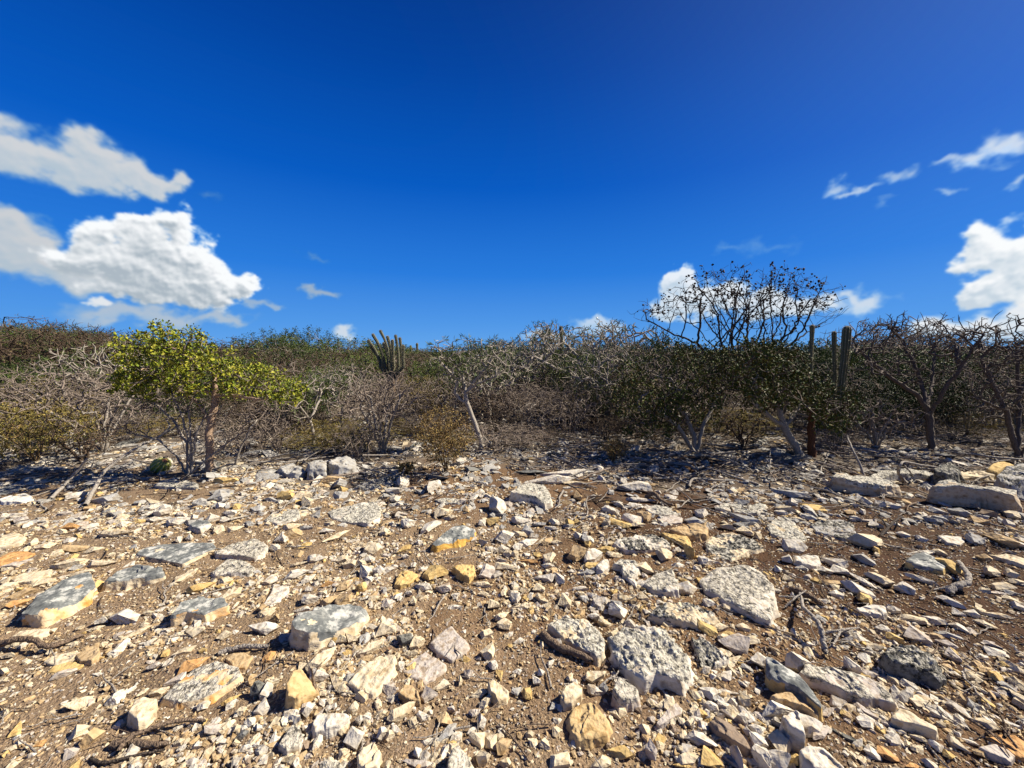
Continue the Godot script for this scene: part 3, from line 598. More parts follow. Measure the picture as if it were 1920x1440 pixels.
	[790, 995, 820, 982, 15, "w", "big white flat stone beside the yellow-sided slab"],
	[120, 1418, 149, 1402, 15, "p", "big pinkish flat stone in front of the cream cube rock"],
	[408, 901, 446, 899, 12, "y", "big yellow long stone beside the log-like grey slab"],
	[128, 932, 165, 924, 12, "w", "big white long stone beside the grey tree-foot slab"],
	[1415, 1335, 1440, 1355, 15, "p", "big pinkish flat stone beside the white jagged rock"],
	[1350, 1332, 1385, 1348, 12, "p", "big pinkish long stone behind the brownish tongue stone"],
	[1810, 1010, 1841, 1015, 15, "g", "big grey flat stone beside the flat white tile"],
	[1525, 1380, 1552, 1365, 15, "p", "big pinkish flat stone beside the white jagged rock, near the white front rock"],
	[1775, 1382, 1802, 1398, 15, "c", "big cream flat stone beside the pink corner slab"],
	[1758, 1185, 1802, 1198, 10, "g", "big grey long stone behind the black craggy rock"],
	[1542, 1092, 1576, 1095, 14, "t", "big tan flat stone in front of the square white block"],
	[1155, 1338, 1175, 1320, 18, "c", "big cream angular stone in front of the pinkish white block"],
	[565, 1122, 591, 1125, 18, "w", "big white angular stone behind the loaf block"],
	[0, 1102, 30, 1096, 15, "c", "big cream flat stone beside the long cream plate"],
	[1660, 1190, 1685, 1198, 18, "y", "big yellow angular stone behind the black craggy rock"],
	[1555, 1110, 1584, 1120, 15, "w", "big white flat stone beside the white brick-like block"],
	[352, 1185, 382, 1180, 15, "c", "big cream flat stone in front of the orange-sided wedge"],
	[1745, 1162, 1775, 1168, 15, "w", "big white flat stone behind the black craggy rock"],
	[1288, 975, 1318, 980, 15, "g", "big grey flat stone behind the tan notched block"],
	[1830, 1165, 1865, 1175, 12, "c", "big cream long stone beside the black craggy rock"],
	[20, 1135, 55, 1125, 12, "o", "big orange ochre long stone in front of the long cream plate"],
	[536, 1000, 559, 1002, 20, "t", "big tan blocky stone in front of the sunken grey slab"],
	[928, 1060, 958, 1062, 15, "c", "big cream flat stone beside the tan wedge block"],
	[395, 935, 425, 932, 15, "g", "big grey flat stone behind the grey flint-like rock"],
	[751, 982, 775, 980, 19, "w", "big white angular stone beside the yellow-sided slab, near the grey twig-side flagstone"],
	[670, 1312, 690, 1302, 20, "c", "big cream blocky stone in front of the pointed cream slab"],
	[539, 1080, 564, 1075, 18, "w", "big white angular stone behind the white shard"],
	[385, 1372, 412, 1362, 15, "p", "big pinkish flat stone in front of the cream streaked slab"],
	[495, 1092, 522, 1082, 15, "w", "big white flat stone behind the white shard"],
	[165, 1058, 200, 1055, 12, "c", "big cream long stone beside the grey-topped cream slab"],
	[816, 962, 845, 958, 15, "c", "big cream flat stone in front of the grey twig-side flagstone"],
	[832, 1380, 852, 1365, 18, "g", "big grey angular stone behind the grey bottom rock"],
	[1580, 1378, 1618, 1400, 10, "k", "big dark grey long stone beside the white front rock"],
	[1420, 1240, 1439, 1235, 22, "w", "big white blocky stone behind the yellow-edged ridge rock"],
	[335, 1225, 368, 1212, 12, "c", "big cream long stone behind the cream streaked slab"],
	[1775, 1228, 1802, 1236, 15, "p", "big pinkish flat stone beside the black craggy rock, near the cream facet slab"],
	[238, 1410, 260, 1405, 19, "w", "big white angular stone in front of the cream cube rock"],
	[1014, 1084, 1042, 1082, 15, "w", "big white flat stone beside the pitted block"],
	[1115, 1132, 1132, 1125, 22, "w", "big white blocky stone behind the left pitted lobe, near the pitted block"],
	[1842, 1068, 1870, 1075, 15, "c", "big cream flat stone in front of the white pointed slab, near the flat white tile"],
	[652, 1332, 672, 1325, 20, "c", "big cream blocky stone beside the cream split block"],
	[526, 932, 546, 925, 20, "y", "big yellow blocky stone behind the sunken grey slab"],
	[78, 884, 120, 881, 10, "g", "big grey long stone beside the grey edge flagstone"],
	[568, 1340, 588, 1320, 15, "w", "big white flat stone beside the cream split block"],
	[940, 1438, 955, 1422, 20, "c", "big cream blocky stone beside the grey bottom rock"],
	[1098, 1062, 1125, 1058, 15, "y", "medium yellow flat stone beside the pitted block"],
	[1232, 1042, 1256, 1040, 18, "c", "medium cream angular stone in front of the banded grey slab"],
	[1860, 1275, 1898, 1292, 10, "g", "medium grey long stone behind the orange corner slab"],
	[725, 920, 752, 919, 15, "w", "medium white flat stone beside the grey flagstone by golden bush"],
	[150, 992, 190, 982, 10, "w", "medium white long stone in front of the grey tree-foot slab"],
	[1848, 1220, 1880, 1222, 12, "w", "medium white long stone beside the black craggy rock"],
	[42, 899, 75, 898, 12, "g", "medium grey long stone beside the grey edge flagstone"],
	[370, 1330, 392, 1315, 15, "w", "medium white angular stone in front of the cream streaked slab"],
	[1785, 1168, 1808, 1182, 15, "w", "medium white angular stone behind the black craggy rock"],
	[635, 1100, 655, 1098, 20, "t", "medium tan blocky stone behind the loaf block"],
	[1890, 1015, 1920, 1025, 12, "w", "medium white long stone behind the white pointed slab"],
	[712, 1172, 738, 1165, 15, "w", "medium white angular stone beside the loaf block"],
	[498, 1305, 505, 1280, 15, "w", "medium white angular stone beside the tan dome rock"],
	[1290, 1045, 1298, 1020, 15, "y", "medium yellow angular stone in front of the ochre ridge stone"],
	[398, 998, 422, 990, 15, "c", "medium cream angular stone beside the grey flint-like rock"],
	[816, 1290, 840, 1280, 15, "c", "medium cream angular stone in front of the two-toned flat slab"],
	[1661, 1138, 1685, 1148, 15, "w", "medium white angular stone beside the white brick-like block"],
	[1810, 1148, 1840, 1155, 12, "w", "medium white flat stone behind the black craggy rock"],
	[710, 1385, 722, 1362, 15, "w", "medium white angular stone behind the pink-topped cream rock"],
	[1350, 1275, 1372, 1262, 15, "w", "medium white angular stone in front of the black-topped wedge"],
	[1838, 1045, 1862, 1050, 15, "t", "medium tan angular stone beside the white pointed slab"],
	[488, 1150, 512, 1145, 15, "c", "medium cream angular stone in front of the white shard"],
	[1560, 1320, 1581, 1315, 18, "w", "medium white angular stone in front of the long pink slab"],
	[1860, 1152, 1898, 1159, 10, "c", "medium cream long stone in front of the white pointed slab"],
	[1380, 1170, 1408, 1182, 12, "c", "medium cream flat stone behind the black-topped wedge"],
	[365, 945, 390, 942, 15, "g", "medium grey angular stone behind the grey flint-like rock"],
	[1835, 962, 1865, 965, 12, "b", "medium brown flat stone in front of the longest boulder"],
	[822, 1102, 848, 1104, 15, "p", "medium pinkish angular stone in front of the tan wedge block"],
	[15, 1062, 48, 1055, 11, "p", "medium pinkish long stone in front of the orange edge slab"],
	[668, 1102, 686, 1102, 20, "y", "medium yellow blocky stone beside the yellow diamond rock"],
	[602, 1132, 625, 1122, 15, "t", "medium tan angular stone behind the loaf block"],
	[275, 975, 308, 972, 11, "w", "medium white long stone beside the grey flint-like rock"],
	[1172, 948, 1205, 949, 11, "w", "medium white long stone beside the narrow white slab"],
	[775, 1422, 792, 1402, 14, "w", "medium white flat stone beside the grey bottom rock"],
	[905, 1194, 922, 1182, 18, "c", "medium cream angular stone beside the grey diamond slab"],
	[1880, 1120, 1915, 1130, 10, "c", "medium cream long stone in front of the white pointed slab, near the yellow humped rock"],
	[1278, 1410, 1298, 1400, 16, "w", "medium white angular stone beside the brownish tongue stone"],
	[252, 1188, 285, 1172, 10, "c", "medium cream long stone beside the tilted tan plate"],
	[1625, 1208, 1652, 1215, 12, "c", "medium cream flat stone beside the black craggy rock"],
	[1888, 962, 1910, 970, 15, "c", "medium cream angular stone in front of the longest boulder"],
	[1132, 952, 1155, 960, 15, "w", "medium white angular stone beside the narrow white slab"],
	[1348, 1295, 1382, 1301, 10, "w", "medium white long stone behind the brownish tongue stone"],
]
const RUBBLE_STONES := [
	[1200, 1058, 1220, 1070, 15, "c"], [705, 1080, 718, 1060, 15, "w"], [980, 1305, 998, 1295, 18, "y"], [1050, 1132, 1070, 1132, 18, "c"], [1615, 1260, 1642, 1265, 12, "p"], 
	[1740, 955, 1768, 960, 12, "g"], [1385, 995, 1412, 1000, 12, "c"], [1820, 1405, 1852, 1418, 10, "t"], [576, 1048, 598, 1046, 16, "w"], [492, 1235, 515, 1230, 15, "o"], 
	[1662, 1380, 1680, 1395, 15, "w"], [1750, 1390, 1765, 1408, 15, "w"], [1648, 1178, 1670, 1182, 15, "w"], [1885, 1072, 1908, 1078, 15, "c"], [688, 1118, 710, 1112, 15, "t"], 
	[1600, 1080, 1640, 1102, 8, "w"], [892, 1095, 918, 1095, 14, "c"], [720, 1295, 735, 1282, 18, "p"], [808, 915, 822, 902, 18, "w"], [675, 1072, 694, 1068, 18, "w"], 
	[410, 1195, 430, 1185, 15, "c"], [460, 1360, 480, 1350, 15, "w"], [485, 1155, 505, 1145, 15, "c"], [630, 1202, 648, 1195, 18, "c"], [1292, 1332, 1312, 1335, 16, "c"], 
	[1455, 952, 1488, 956, 10, "c"], [450, 1405, 475, 1398, 12, "w"], [1732, 1430, 1758, 1438, 12, "w"], [68, 1025, 100, 1022, 10, "c"], [960, 975, 980, 975, 16, "w"], 
	[898, 1362, 910, 1340, 12, "w"], [975, 1022, 995, 1015, 15, "w"], [1175, 1082, 1196, 1101, 11, "w"], [650, 1058, 668, 1052, 18, "c"], [672, 1239, 700, 1232, 11, "t"], 
	[828, 1340, 845, 1355, 14, "t"], [1128, 1032, 1150, 1028, 14, "y"], [895, 1302, 912, 1295, 16, "c"], [1538, 1362, 1560, 1372, 12, "w"], [1200, 1368, 1219, 1370, 16, "c"], 
	[630, 930, 650, 926, 15, "g"], [531, 990, 555, 985, 12, "c"], [1468, 1045, 1486, 1052, 15, "w"], [1895, 1132, 1920, 1142, 11, "w"], [790, 1100, 810, 1102, 15, "w"], 
	[518, 1012, 538, 1010, 15, "w"], [625, 1008, 652, 995, 10, "c"], [1560, 1070, 1590, 1072, 10, "w"], [745, 905, 765, 905, 15, "w"], [409, 1092, 435, 1089, 11, "c"], 
	[1128, 1300, 1140, 1280, 12, "g"], [918, 1252, 932, 1242, 16, "w"], [510, 1168, 522, 1152, 15, "t"], [745, 1255, 758, 1240, 15, "w"], [1150, 1128, 1165, 1115, 15, "b"], 
	[1842, 1202, 1870, 1212, 10, "p"], [1352, 985, 1375, 991, 12, "c"], [1890, 1088, 1919, 1092, 10, "c"], [566, 942, 585, 938, 15, "c"], [175, 1102, 191, 1100, 18, "y"], 
	[1745, 975, 1770, 980, 11, "g"], [1175, 935, 1208, 938, 9, "w"], [1828, 1228, 1855, 1235, 10, "w"], [1680, 999, 1708, 1006, 10, "w"], [180, 1165, 202, 1162, 12, "w"], 
	[975, 1138, 998, 1135, 12, "c"], [222, 985, 245, 982, 12, "w"], [1142, 1330, 1162, 1345, 11, "c"], [465, 1282, 479, 1265, 12, "t"], [635, 1415, 650, 1410, 18, "c"], 
	[1720, 1038, 1748, 1035, 10, "w"], [1340, 1178, 1358, 1172, 15, "c"], [1515, 1431, 1532, 1426, 15, "g"], [980, 992, 998, 998, 15, "g"], [415, 1322, 438, 1308, 10, "y"], 
	[450, 1380, 465, 1370, 15, "k"], [962, 1030, 978, 1020, 15, "w"], [1600, 1192, 1625, 1202, 10, "w"], [1810, 1180, 1835, 1190, 10, "p"], [680, 1352, 695, 1340, 14, "w"], 
	[118, 990, 144, 985, 10, "o"], [1140, 1040, 1164, 1040, 11, "c"], [790, 1395, 810, 1388, 12, "w"], [1370, 1312, 1382, 1325, 15, "w"], [960, 1045, 972, 1032, 15, "c"], 
	[1022, 1052, 1035, 1040, 15, "c"], [1016, 1402, 1028, 1392, 18, "c"], [1058, 904, 1092, 906, 8, "c"], [1180, 982, 1206, 984, 10, "c"], [630, 905, 648, 905, 15, "g"], 
	[425, 995, 445, 990, 12, "c"], [1660, 945, 1685, 950, 10, "w"], [218, 970, 242, 966, 10, "c"], [1748, 1192, 1768, 1195, 12, "t"], [1888, 992, 1908, 995, 12, "t"], 
	[1882, 1110, 1902, 1112, 12, "g"], [422, 962, 442, 960, 12, "w"], [981, 1052, 1010, 1054, 9, "o"], [300, 1230, 320, 1220, 11, "y"], [725, 1388, 735, 1368, 11, "c"], 
	[1705, 1398, 1725, 1408, 11, "c"], [492, 912, 512, 911, 12, "w"], [718, 1130, 738, 1129, 12, "p"], [388, 972, 408, 971, 12, "w"], [548, 1435, 562, 1425, 14, "w"], 
	[735, 940, 745, 930, 18, "w"], [1035, 1372, 1049, 1370, 18, "c"], [15, 968, 42, 964, 9, "w"], [1460, 960, 1481, 964, 11, "w"], [555, 1145, 579, 1140, 10, "w"], 
	[1232, 1325, 1251, 1320, 12, "c"], [720, 1070, 739, 1065, 12, "w"], [1105, 1155, 1122, 1154, 14, "w"], [702, 1325, 715, 1315, 15, "c"], [1080, 1012, 1090, 1000, 15, "w"], 
	[915, 980, 932, 972, 12, "y"], [100, 1040, 118, 1032, 12, "c"], [960, 1002, 984, 1002, 10, "c"], [1802, 1385, 1832, 1395, 8, "w"], [1718, 1382, 1740, 1390, 10, "c"], 
	[1615, 940, 1634, 942, 12, "w"], [1542, 1340, 1562, 1328, 10, "p"], [1505, 965, 1526, 975, 10, "g"], [875, 1372, 895, 1368, 11, "w"], [30, 978, 50, 972, 11, "p"], 
	[1608, 1420, 1625, 1435, 10, "c"], [1880, 980, 1902, 985, 10, "w"], [1132, 988, 1148, 970, 10, "c"], [1480, 972, 1506, 974, 9, "c"], [125, 1048, 145, 1044, 11, "y"], 
	[1535, 1065, 1560, 1072, 9, "w"], [165, 1032, 195, 1028, 8, "c"], [895, 982, 912, 978, 12, "w"], [918, 1138, 935, 1132, 12, "c"], [508, 1030, 525, 1025, 12, "w"], 
	[1095, 1075, 1115, 1072, 11, "g"], [1778, 1260, 1805, 1272, 8, "w"], [0, 1358, 22, 1338, 8, "t"], [568, 1092, 582, 1082, 12, "w"], [325, 1190, 348, 1190, 10, "c"], 
	[1835, 1255, 1855, 1255, 11, "t"], [1830, 978, 1850, 978, 11, "t"], [1395, 1360, 1405, 1380, 10, "w"], [752, 1032, 772, 1022, 10, "y"], [68, 1398, 86, 1391, 11, "o"], 
	[840, 1335, 852, 1322, 12, "p"], [548, 1350, 560, 1340, 14, "w"], [270, 952, 295, 950, 9, "w"], [1090, 1012, 1104, 1008, 15, "g"], [960, 1125, 970, 1118, 18, "w"], 
	[838, 970, 855, 970, 12, "c"], [1350, 1200, 1362, 1192, 15, "c"], [732, 1365, 748, 1370, 14, "w"], [930, 1160, 944, 1152, 14, "c"], [562, 1255, 580, 1242, 10, "c"], 
	[285, 1250, 302, 1242, 11, "p"], [1078, 1104, 1099, 1101, 10, "w"], [1768, 1410, 1788, 1418, 10, "y"], [1002, 1106, 1021, 1104, 11, "c"], [605, 1098, 621, 1092, 12, "o"], 
	[669, 1358, 680, 1342, 11, "w"], [966, 1205, 981, 1198, 12, "w"], [132, 1068, 148, 1060, 12, "g"], [1580, 960, 1608, 961, 8, "t"], [1862, 1112, 1890, 1114, 8, "p"], 
	[1718, 1008, 1738, 1012, 10, "w"], [1522, 882, 1540, 888, 11, "g"], [435, 952, 452, 948, 11, "y"], [1640, 945, 1656, 946, 12, "w"], [1788, 1150, 1808, 1152, 10, "w"], 
	[1150, 942, 1168, 946, 11, "w"], [712, 1340, 725, 1332, 14, "c"], [840, 1138, 860, 1138, 10, "w"], [5, 1230, 28, 1228, 9, "c"], [1046, 1330, 1061, 1325, 12, "w"], 
	[1632, 985, 1655, 986, 9, "w"], [0, 1278, 16, 1271, 11, "c"], [312, 1438, 332, 1428, 9, "c"], [310, 1248, 325, 1235, 10, "w"], [170, 1181, 195, 1175, 8, "c"], 
	[685, 1090, 700, 1086, 12, "w"], [1042, 1085, 1055, 1082, 15, "w"], [1308, 965, 1320, 962, 15, "w"], [1790, 1342, 1808, 1350, 10, "w"], [1752, 1030, 1770, 1038, 10, "c"], 
	[1352, 1135, 1370, 1142, 10, "c"], [1360, 1190, 1375, 1188, 12, "y"], [1635, 1030, 1650, 1032, 12, "y"], [1525, 1088, 1540, 1090, 12, "y"], [988, 1120, 1002, 1118, 12, "w"], 
	[922, 1078, 938, 1075, 12, "w"], [250, 980, 275, 976, 8, "y"], [1470, 1085, 1489, 1088, 10, "c"], [146, 972, 165, 970, 10, "w"], [964, 1300, 975, 1290, 12, "g"], 
	[1200, 1122, 1215, 1121, 12, "c"], [1118, 880, 1132, 879, 12, "w"], [1272, 1436, 1298, 1435, 8, "y"], [655, 1202, 665, 1195, 15, "c"], [872, 1268, 882, 1260, 15, "p"], 
	[1310, 1432, 1320, 1425, 15, "g"], [1035, 1018, 1051, 1015, 11, "c"], [634, 919, 650, 918, 11, "y"], [0, 1262, 15, 1256, 11, "c"], [1018, 1060, 1034, 1060, 11, "w"], 
	[15, 1406, 32, 1401, 10, "c"], [108, 1000, 125, 996, 10, "c"], [1495, 1064, 1515, 1068, 9, "w"], [882, 1338, 898, 1332, 11, "p"], [440, 1370, 450, 1360, 12, "c"], 
	[1705, 1438, 1722, 1435, 10, "o"], [1595, 970, 1612, 972, 10, "w"], [405, 950, 422, 948, 10, "w"], [710, 998, 728, 999, 10, "c"], [562, 990, 580, 990, 10, "g"], 
	[411, 975, 425, 974, 12, "w"], [1035, 1328, 1045, 1320, 14, "g"], [928, 1382, 942, 1380, 11, "c"], [1060, 980, 1075, 982, 11, "y"], [1382, 942, 1398, 940, 11, "g"], 
	[670, 1058, 685, 1055, 11, "c"], [1478, 940, 1494, 945, 10, "w"], [552, 1040, 568, 1039, 11, "t"], [602, 995, 625, 995, 8, "w"], [930, 1032, 945, 1032, 11, "c"], 
	[910, 1030, 925, 1030, 11, "w"], [445, 1330, 458, 1335, 12, "c"], [1332, 1275, 1340, 1262, 11, "w"], [790, 1335, 810, 1326, 8, "c"], [1031, 980, 1048, 979, 10, "w"], 
	[46, 1290, 60, 1278, 9, "c"], [585, 1068, 602, 1061, 9, "w"], [1250, 932, 1266, 932, 10, "w"], [1888, 1270, 1905, 1282, 8, "c"], [84, 1228, 102, 1218, 8, "c"], 
	[1162, 905, 1175, 902, 12, "w"], [905, 1118, 912, 1110, 15, "c"], [938, 1112, 950, 1111, 12, "c"], [480, 1370, 488, 1360, 12, "w"], [1708, 1298, 1718, 1290, 12, "w"], 
	[1078, 932, 1090, 932, 12, "t"], [782, 1022, 790, 1012, 12, "w"], [599, 1112, 612, 1111, 11, "c"], [1532, 935, 1550, 938, 9, "w"], [78, 988, 92, 984, 10, "c"], 
	[40, 1032, 55, 1029, 10, "c"], [1812, 1348, 1828, 1350, 10, "c"], [950, 1038, 960, 1036, 15, "c"], [120, 1015, 140, 1012, 8, "w"], [252, 942, 272, 941, 8, "g"], 
	[325, 1369, 346, 1358, 6, "w"], [785, 1068, 800, 1068, 10, "w"], [1010, 1265, 1019, 1255, 11, "w"], [1664, 1352, 1678, 1362, 9, "w"], [1178, 1379, 1190, 1375, 11, "t"], 
	[1365, 1248, 1382, 1232, 6, "c"], [1020, 1020, 1029, 1012, 12, "t"], [1298, 1270, 1310, 1272, 11, "c"], [330, 1012, 342, 1010, 11, "w"], [965, 1260, 978, 1260, 11, "w"], 
	[200, 1155, 212, 1149, 10, "c"], [1002, 1280, 1012, 1275, 12, "w"], [1208, 1386, 1218, 1381, 12, "t"], [1910, 1352, 1920, 1358, 12, "w"], [1610, 958, 1624, 960, 10, "w"], 
	[848, 1120, 858, 1115, 12, "w"], [598, 1304, 612, 1299, 9, "c"], [202, 962, 218, 959, 9, "c"], [545, 1060, 566, 1056, 6, "c"], [25, 1385, 38, 1380, 10, "w"], 
	[20, 1306, 32, 1298, 9, "w"], [188, 1209, 202, 1206, 9, "c"], [130, 1209, 148, 1206, 8, "c"], [1138, 924, 1152, 922, 9, "g"], [0, 968, 15, 966, 9, "w"], 
	[682, 1050, 700, 1050, 8, "w"], [900, 1018, 910, 1015, 12, "c"], [1452, 1065, 1465, 1068, 10, "w"], [395, 1092, 405, 1088, 11, "c"], [310, 1002, 322, 1001, 10, "w"], 
	[1122, 898, 1135, 898, 10, "w"], [615, 982, 628, 982, 10, "c"], [1128, 1078, 1141, 1075, 9, "c"], [1030, 990, 1046, 991, 8, "w"], [1322, 1130, 1332, 1126, 11, "w"], 
	[265, 1300, 278, 1290, 8, "c"], [28, 1396, 42, 1391, 8, "w"], [618, 1211, 629, 1208, 10, "w"], [650, 938, 665, 941, 8, "w"], [754, 1044, 765, 1041, 10, "w"], 
	[778, 1120, 792, 1118, 8, "c"], [861, 1285, 866, 1268, 6, "c"], [762, 1112, 772, 1111, 11, "w"], [1265, 1060, 1276, 1059, 10, "w"], [270, 1149, 285, 1148, 8, "c"], 
	[998, 1008, 1005, 1002, 12, "w"], [1695, 1390, 1705, 1395, 10, "c"], [1682, 1370, 1695, 1372, 9, "w"], [1068, 938, 1080, 940, 9, "w"], [140, 1008, 152, 1005, 9, "y"], 
	[52, 1020, 65, 1018, 9, "c"], [1638, 1040, 1650, 1041, 9, "c"], [745, 968, 754, 961, 10, "w"], [700, 1088, 710, 1084, 10, "w"], [1, 1300, 15, 1290, 6, "c"], 
	[642, 1365, 650, 1358, 10, "w"], [1758, 1331, 1770, 1338, 8, "y"], [265, 1171, 279, 1170, 8, "c"], [350, 1010, 360, 1008, 10, "w"], [576, 1108, 584, 1102, 11, "w"], 
	[770, 1130, 780, 1129, 10, "c"], [1219, 884, 1230, 882, 9, "w"], [905, 1338, 915, 1332, 9, "c"], [982, 1191, 998, 1189, 6, "t"], [60, 992, 75, 990, 6, "c"], 
	[141, 1180, 155, 1174, 6, "c"], [358, 971, 370, 970, 8, "w"], [178, 1265, 192, 1264, 6, "w"], [1220, 875, 1235, 876, 6, "w"], [598, 1090, 608, 1086, 9, "c"], 
	[282, 1352, 291, 1344, 8, "w"], [890, 1418, 898, 1412, 10, "c"], [1098, 1022, 1105, 1018, 10, "y"], [228, 1376, 240, 1374, 7, "w"], [960, 1102, 970, 1101, 9, "c"], 
	[770, 1060, 780, 1059, 9, "w"], [688, 1110, 699, 1108, 8, "c"], [1078, 980, 1089, 979, 8, "y"], [1742, 1298, 1755, 1300, 6, "w"], [92, 1182, 104, 1181, 7, "c"], 
	[1108, 970, 1115, 968, 10, "c"], [522, 918, 530, 915, 10, "w"], [1058, 915, 1070, 914, 6, "w"], [960, 1270, 966, 1264, 9, "c"], [690, 1130, 699, 1129, 9, "c"], 
	[8, 1364, 18, 1361, 8, "c"], [165, 1195, 180, 1192, 5, "c"], [680, 1368, 688, 1366, 10, "w"], [1588, 1415, 1595, 1414, 10, "t"], [731, 982, 739, 981, 10, "w"], 
	[750, 1060, 760, 1059, 8, "w"], [744, 1122, 754, 1122, 8, "w"], [208, 1189, 220, 1188, 5, "c"], [680, 1380, 689, 1379, 6, "c"], [594, 1072, 601, 1071, 5, "w"], 
	
]

# ------------------------------------------------------------------ ground
func axis(fine_lo: float, fine_hi: float, step: float, lo: float, hi: float) -> PackedFloat32Array:
	var a := []
	var x := fine_lo
	var s := step
	while x > lo:
		s *= 1.12
		x -= s
		a.push_front(x)
	x = fine_lo
	while x < fine_hi:
		a.append(x)
		x += step
	s = step
	while x < hi:
		a.append(x)
		s *= 1.12
		x += s
	a.append(x)
	return PackedFloat32Array(a)

func soil_color(x: float, z: float) -> Color:
	# brown soil, redder and darker to the right, dusty tan at the near left, grey crumbled rock towards the scrub
	var base := Vector3(0.205, 0.13, 0.074)
	var red := Vector3(0.082, 0.044, 0.023)
	var tan_ := Vector3(0.28, 0.205, 0.135)
	var rock := Vector3(0.215, 0.185, 0.15)
	var p1 := patch.get_noise_2d(x * 0.7, z * 0.7)
	var p2 := patch.get_noise_2d(x * 3.1 + 40.0, z * 3.1)
	var p3 := patch.get_noise_2d(x * 9.0, z * 9.0 + 17.0)
	var c := base
	c = c.lerp(red, smoothstep(0.1, 0.7, 0.32 * x + 0.02 + p1 * 0.7 + p2 * 0.2))
	c = c.lerp(tan_, smoothstep(0.0, 0.7, -0.34 * (x - 0.7) + 0.30 * (z + 2.9) + p1 * 0.6 + p2 * 0.25))
	c = c.lerp(rock, smoothstep(0.1, 0.55, 0.6 * (-z - 4.0) + p1 * 1.0 + p2 * 0.5) * 0.85)
	c = c.lerp(Vector3(0.10, 0.065, 0.042), smoothstep(0.12, 0.4, p3 + p2 * 0.5) * 0.55 * smoothstep(3.2, 4.6, -z))
	c *= 1.0 + 0.22 * p2 + 0.16 * p3
	return Color(c.x, c.y, c.z)

func make_ground() -> void:
	var xs := axis(-6.5, 6.5, 0.045, -420.0, 420.0)
	var zs := axis(-7.0, -0.6, 0.04, -420.0, 60.0)
	var a := Acc.new()
	var nx := xs.size()
	var nz := zs.size()
	var hs := PackedFloat32Array()
	hs.resize(nx * nz)
	for j in nz:
		for i in nx:
			var x := xs[i]
			var z := zs[j]
			var h := ground_y(x, z)
			if absf(x) < 12.0 and z > -14.0:
				h += rough.get_noise_2d(x * 2.6, z * 2.6) * 0.016 + rough.get_noise_2d(x * 3.6, z * 3.6 + 50.0) * 0.007
			hs[j * nx + i] = h
	for j in nz:
		for i in nx:
			a.v.append(Vector3(xs[i], hs[j * nx + i], zs[j]))
			var i0 := maxi(i - 1, 0)
			var i1 := mini(i + 1, nx - 1)
			var j0 := maxi(j - 1, 0)
			var j1 := mini(j + 1, nz - 1)
			var gx := (hs[j * nx + i1] - hs[j * nx + i0]) / (xs[i1] - xs[i0])
			var gz := (hs[j1 * nx + i] - hs[j0 * nx + i]) / (zs[j1] - zs[j0])
			a.n.append(Vector3(-gx, 1.0, -gz).normalized())
			a.c.append(soil_color(xs[i], zs[j]))
	for j in nz - 1:
		for i in nx - 1:
			var k := j * nx + i
			a.i.append_array([k, k + 1, k + nx, k + 1, k + nx + 1, k + nx])
	var g := part("ground", to_mesh([a]), M["soil"], self)
	tag(g, "bare stony brown soil running back into the scrub", "ground", "", "structure")

# ------------------------------------------------------------------ rocks
func smooth_normals(a: Acc) -> void:
	a.n.resize(a.v.size())
	a.n.fill(Vector3.ZERO)
	for k in range(0, a.i.size(), 3):
		var p := a.i[k]
		var q := a.i[k + 1]
		var r := a.i[k + 2]
		var f := (a.v[r] - a.v[p]).cross(a.v[q] - a.v[p])
		a.n[p] += f
		a.n[q] += f
		a.n[r] += f
	for k in a.n.size():
		a.n[k] = a.n[k].normalized()

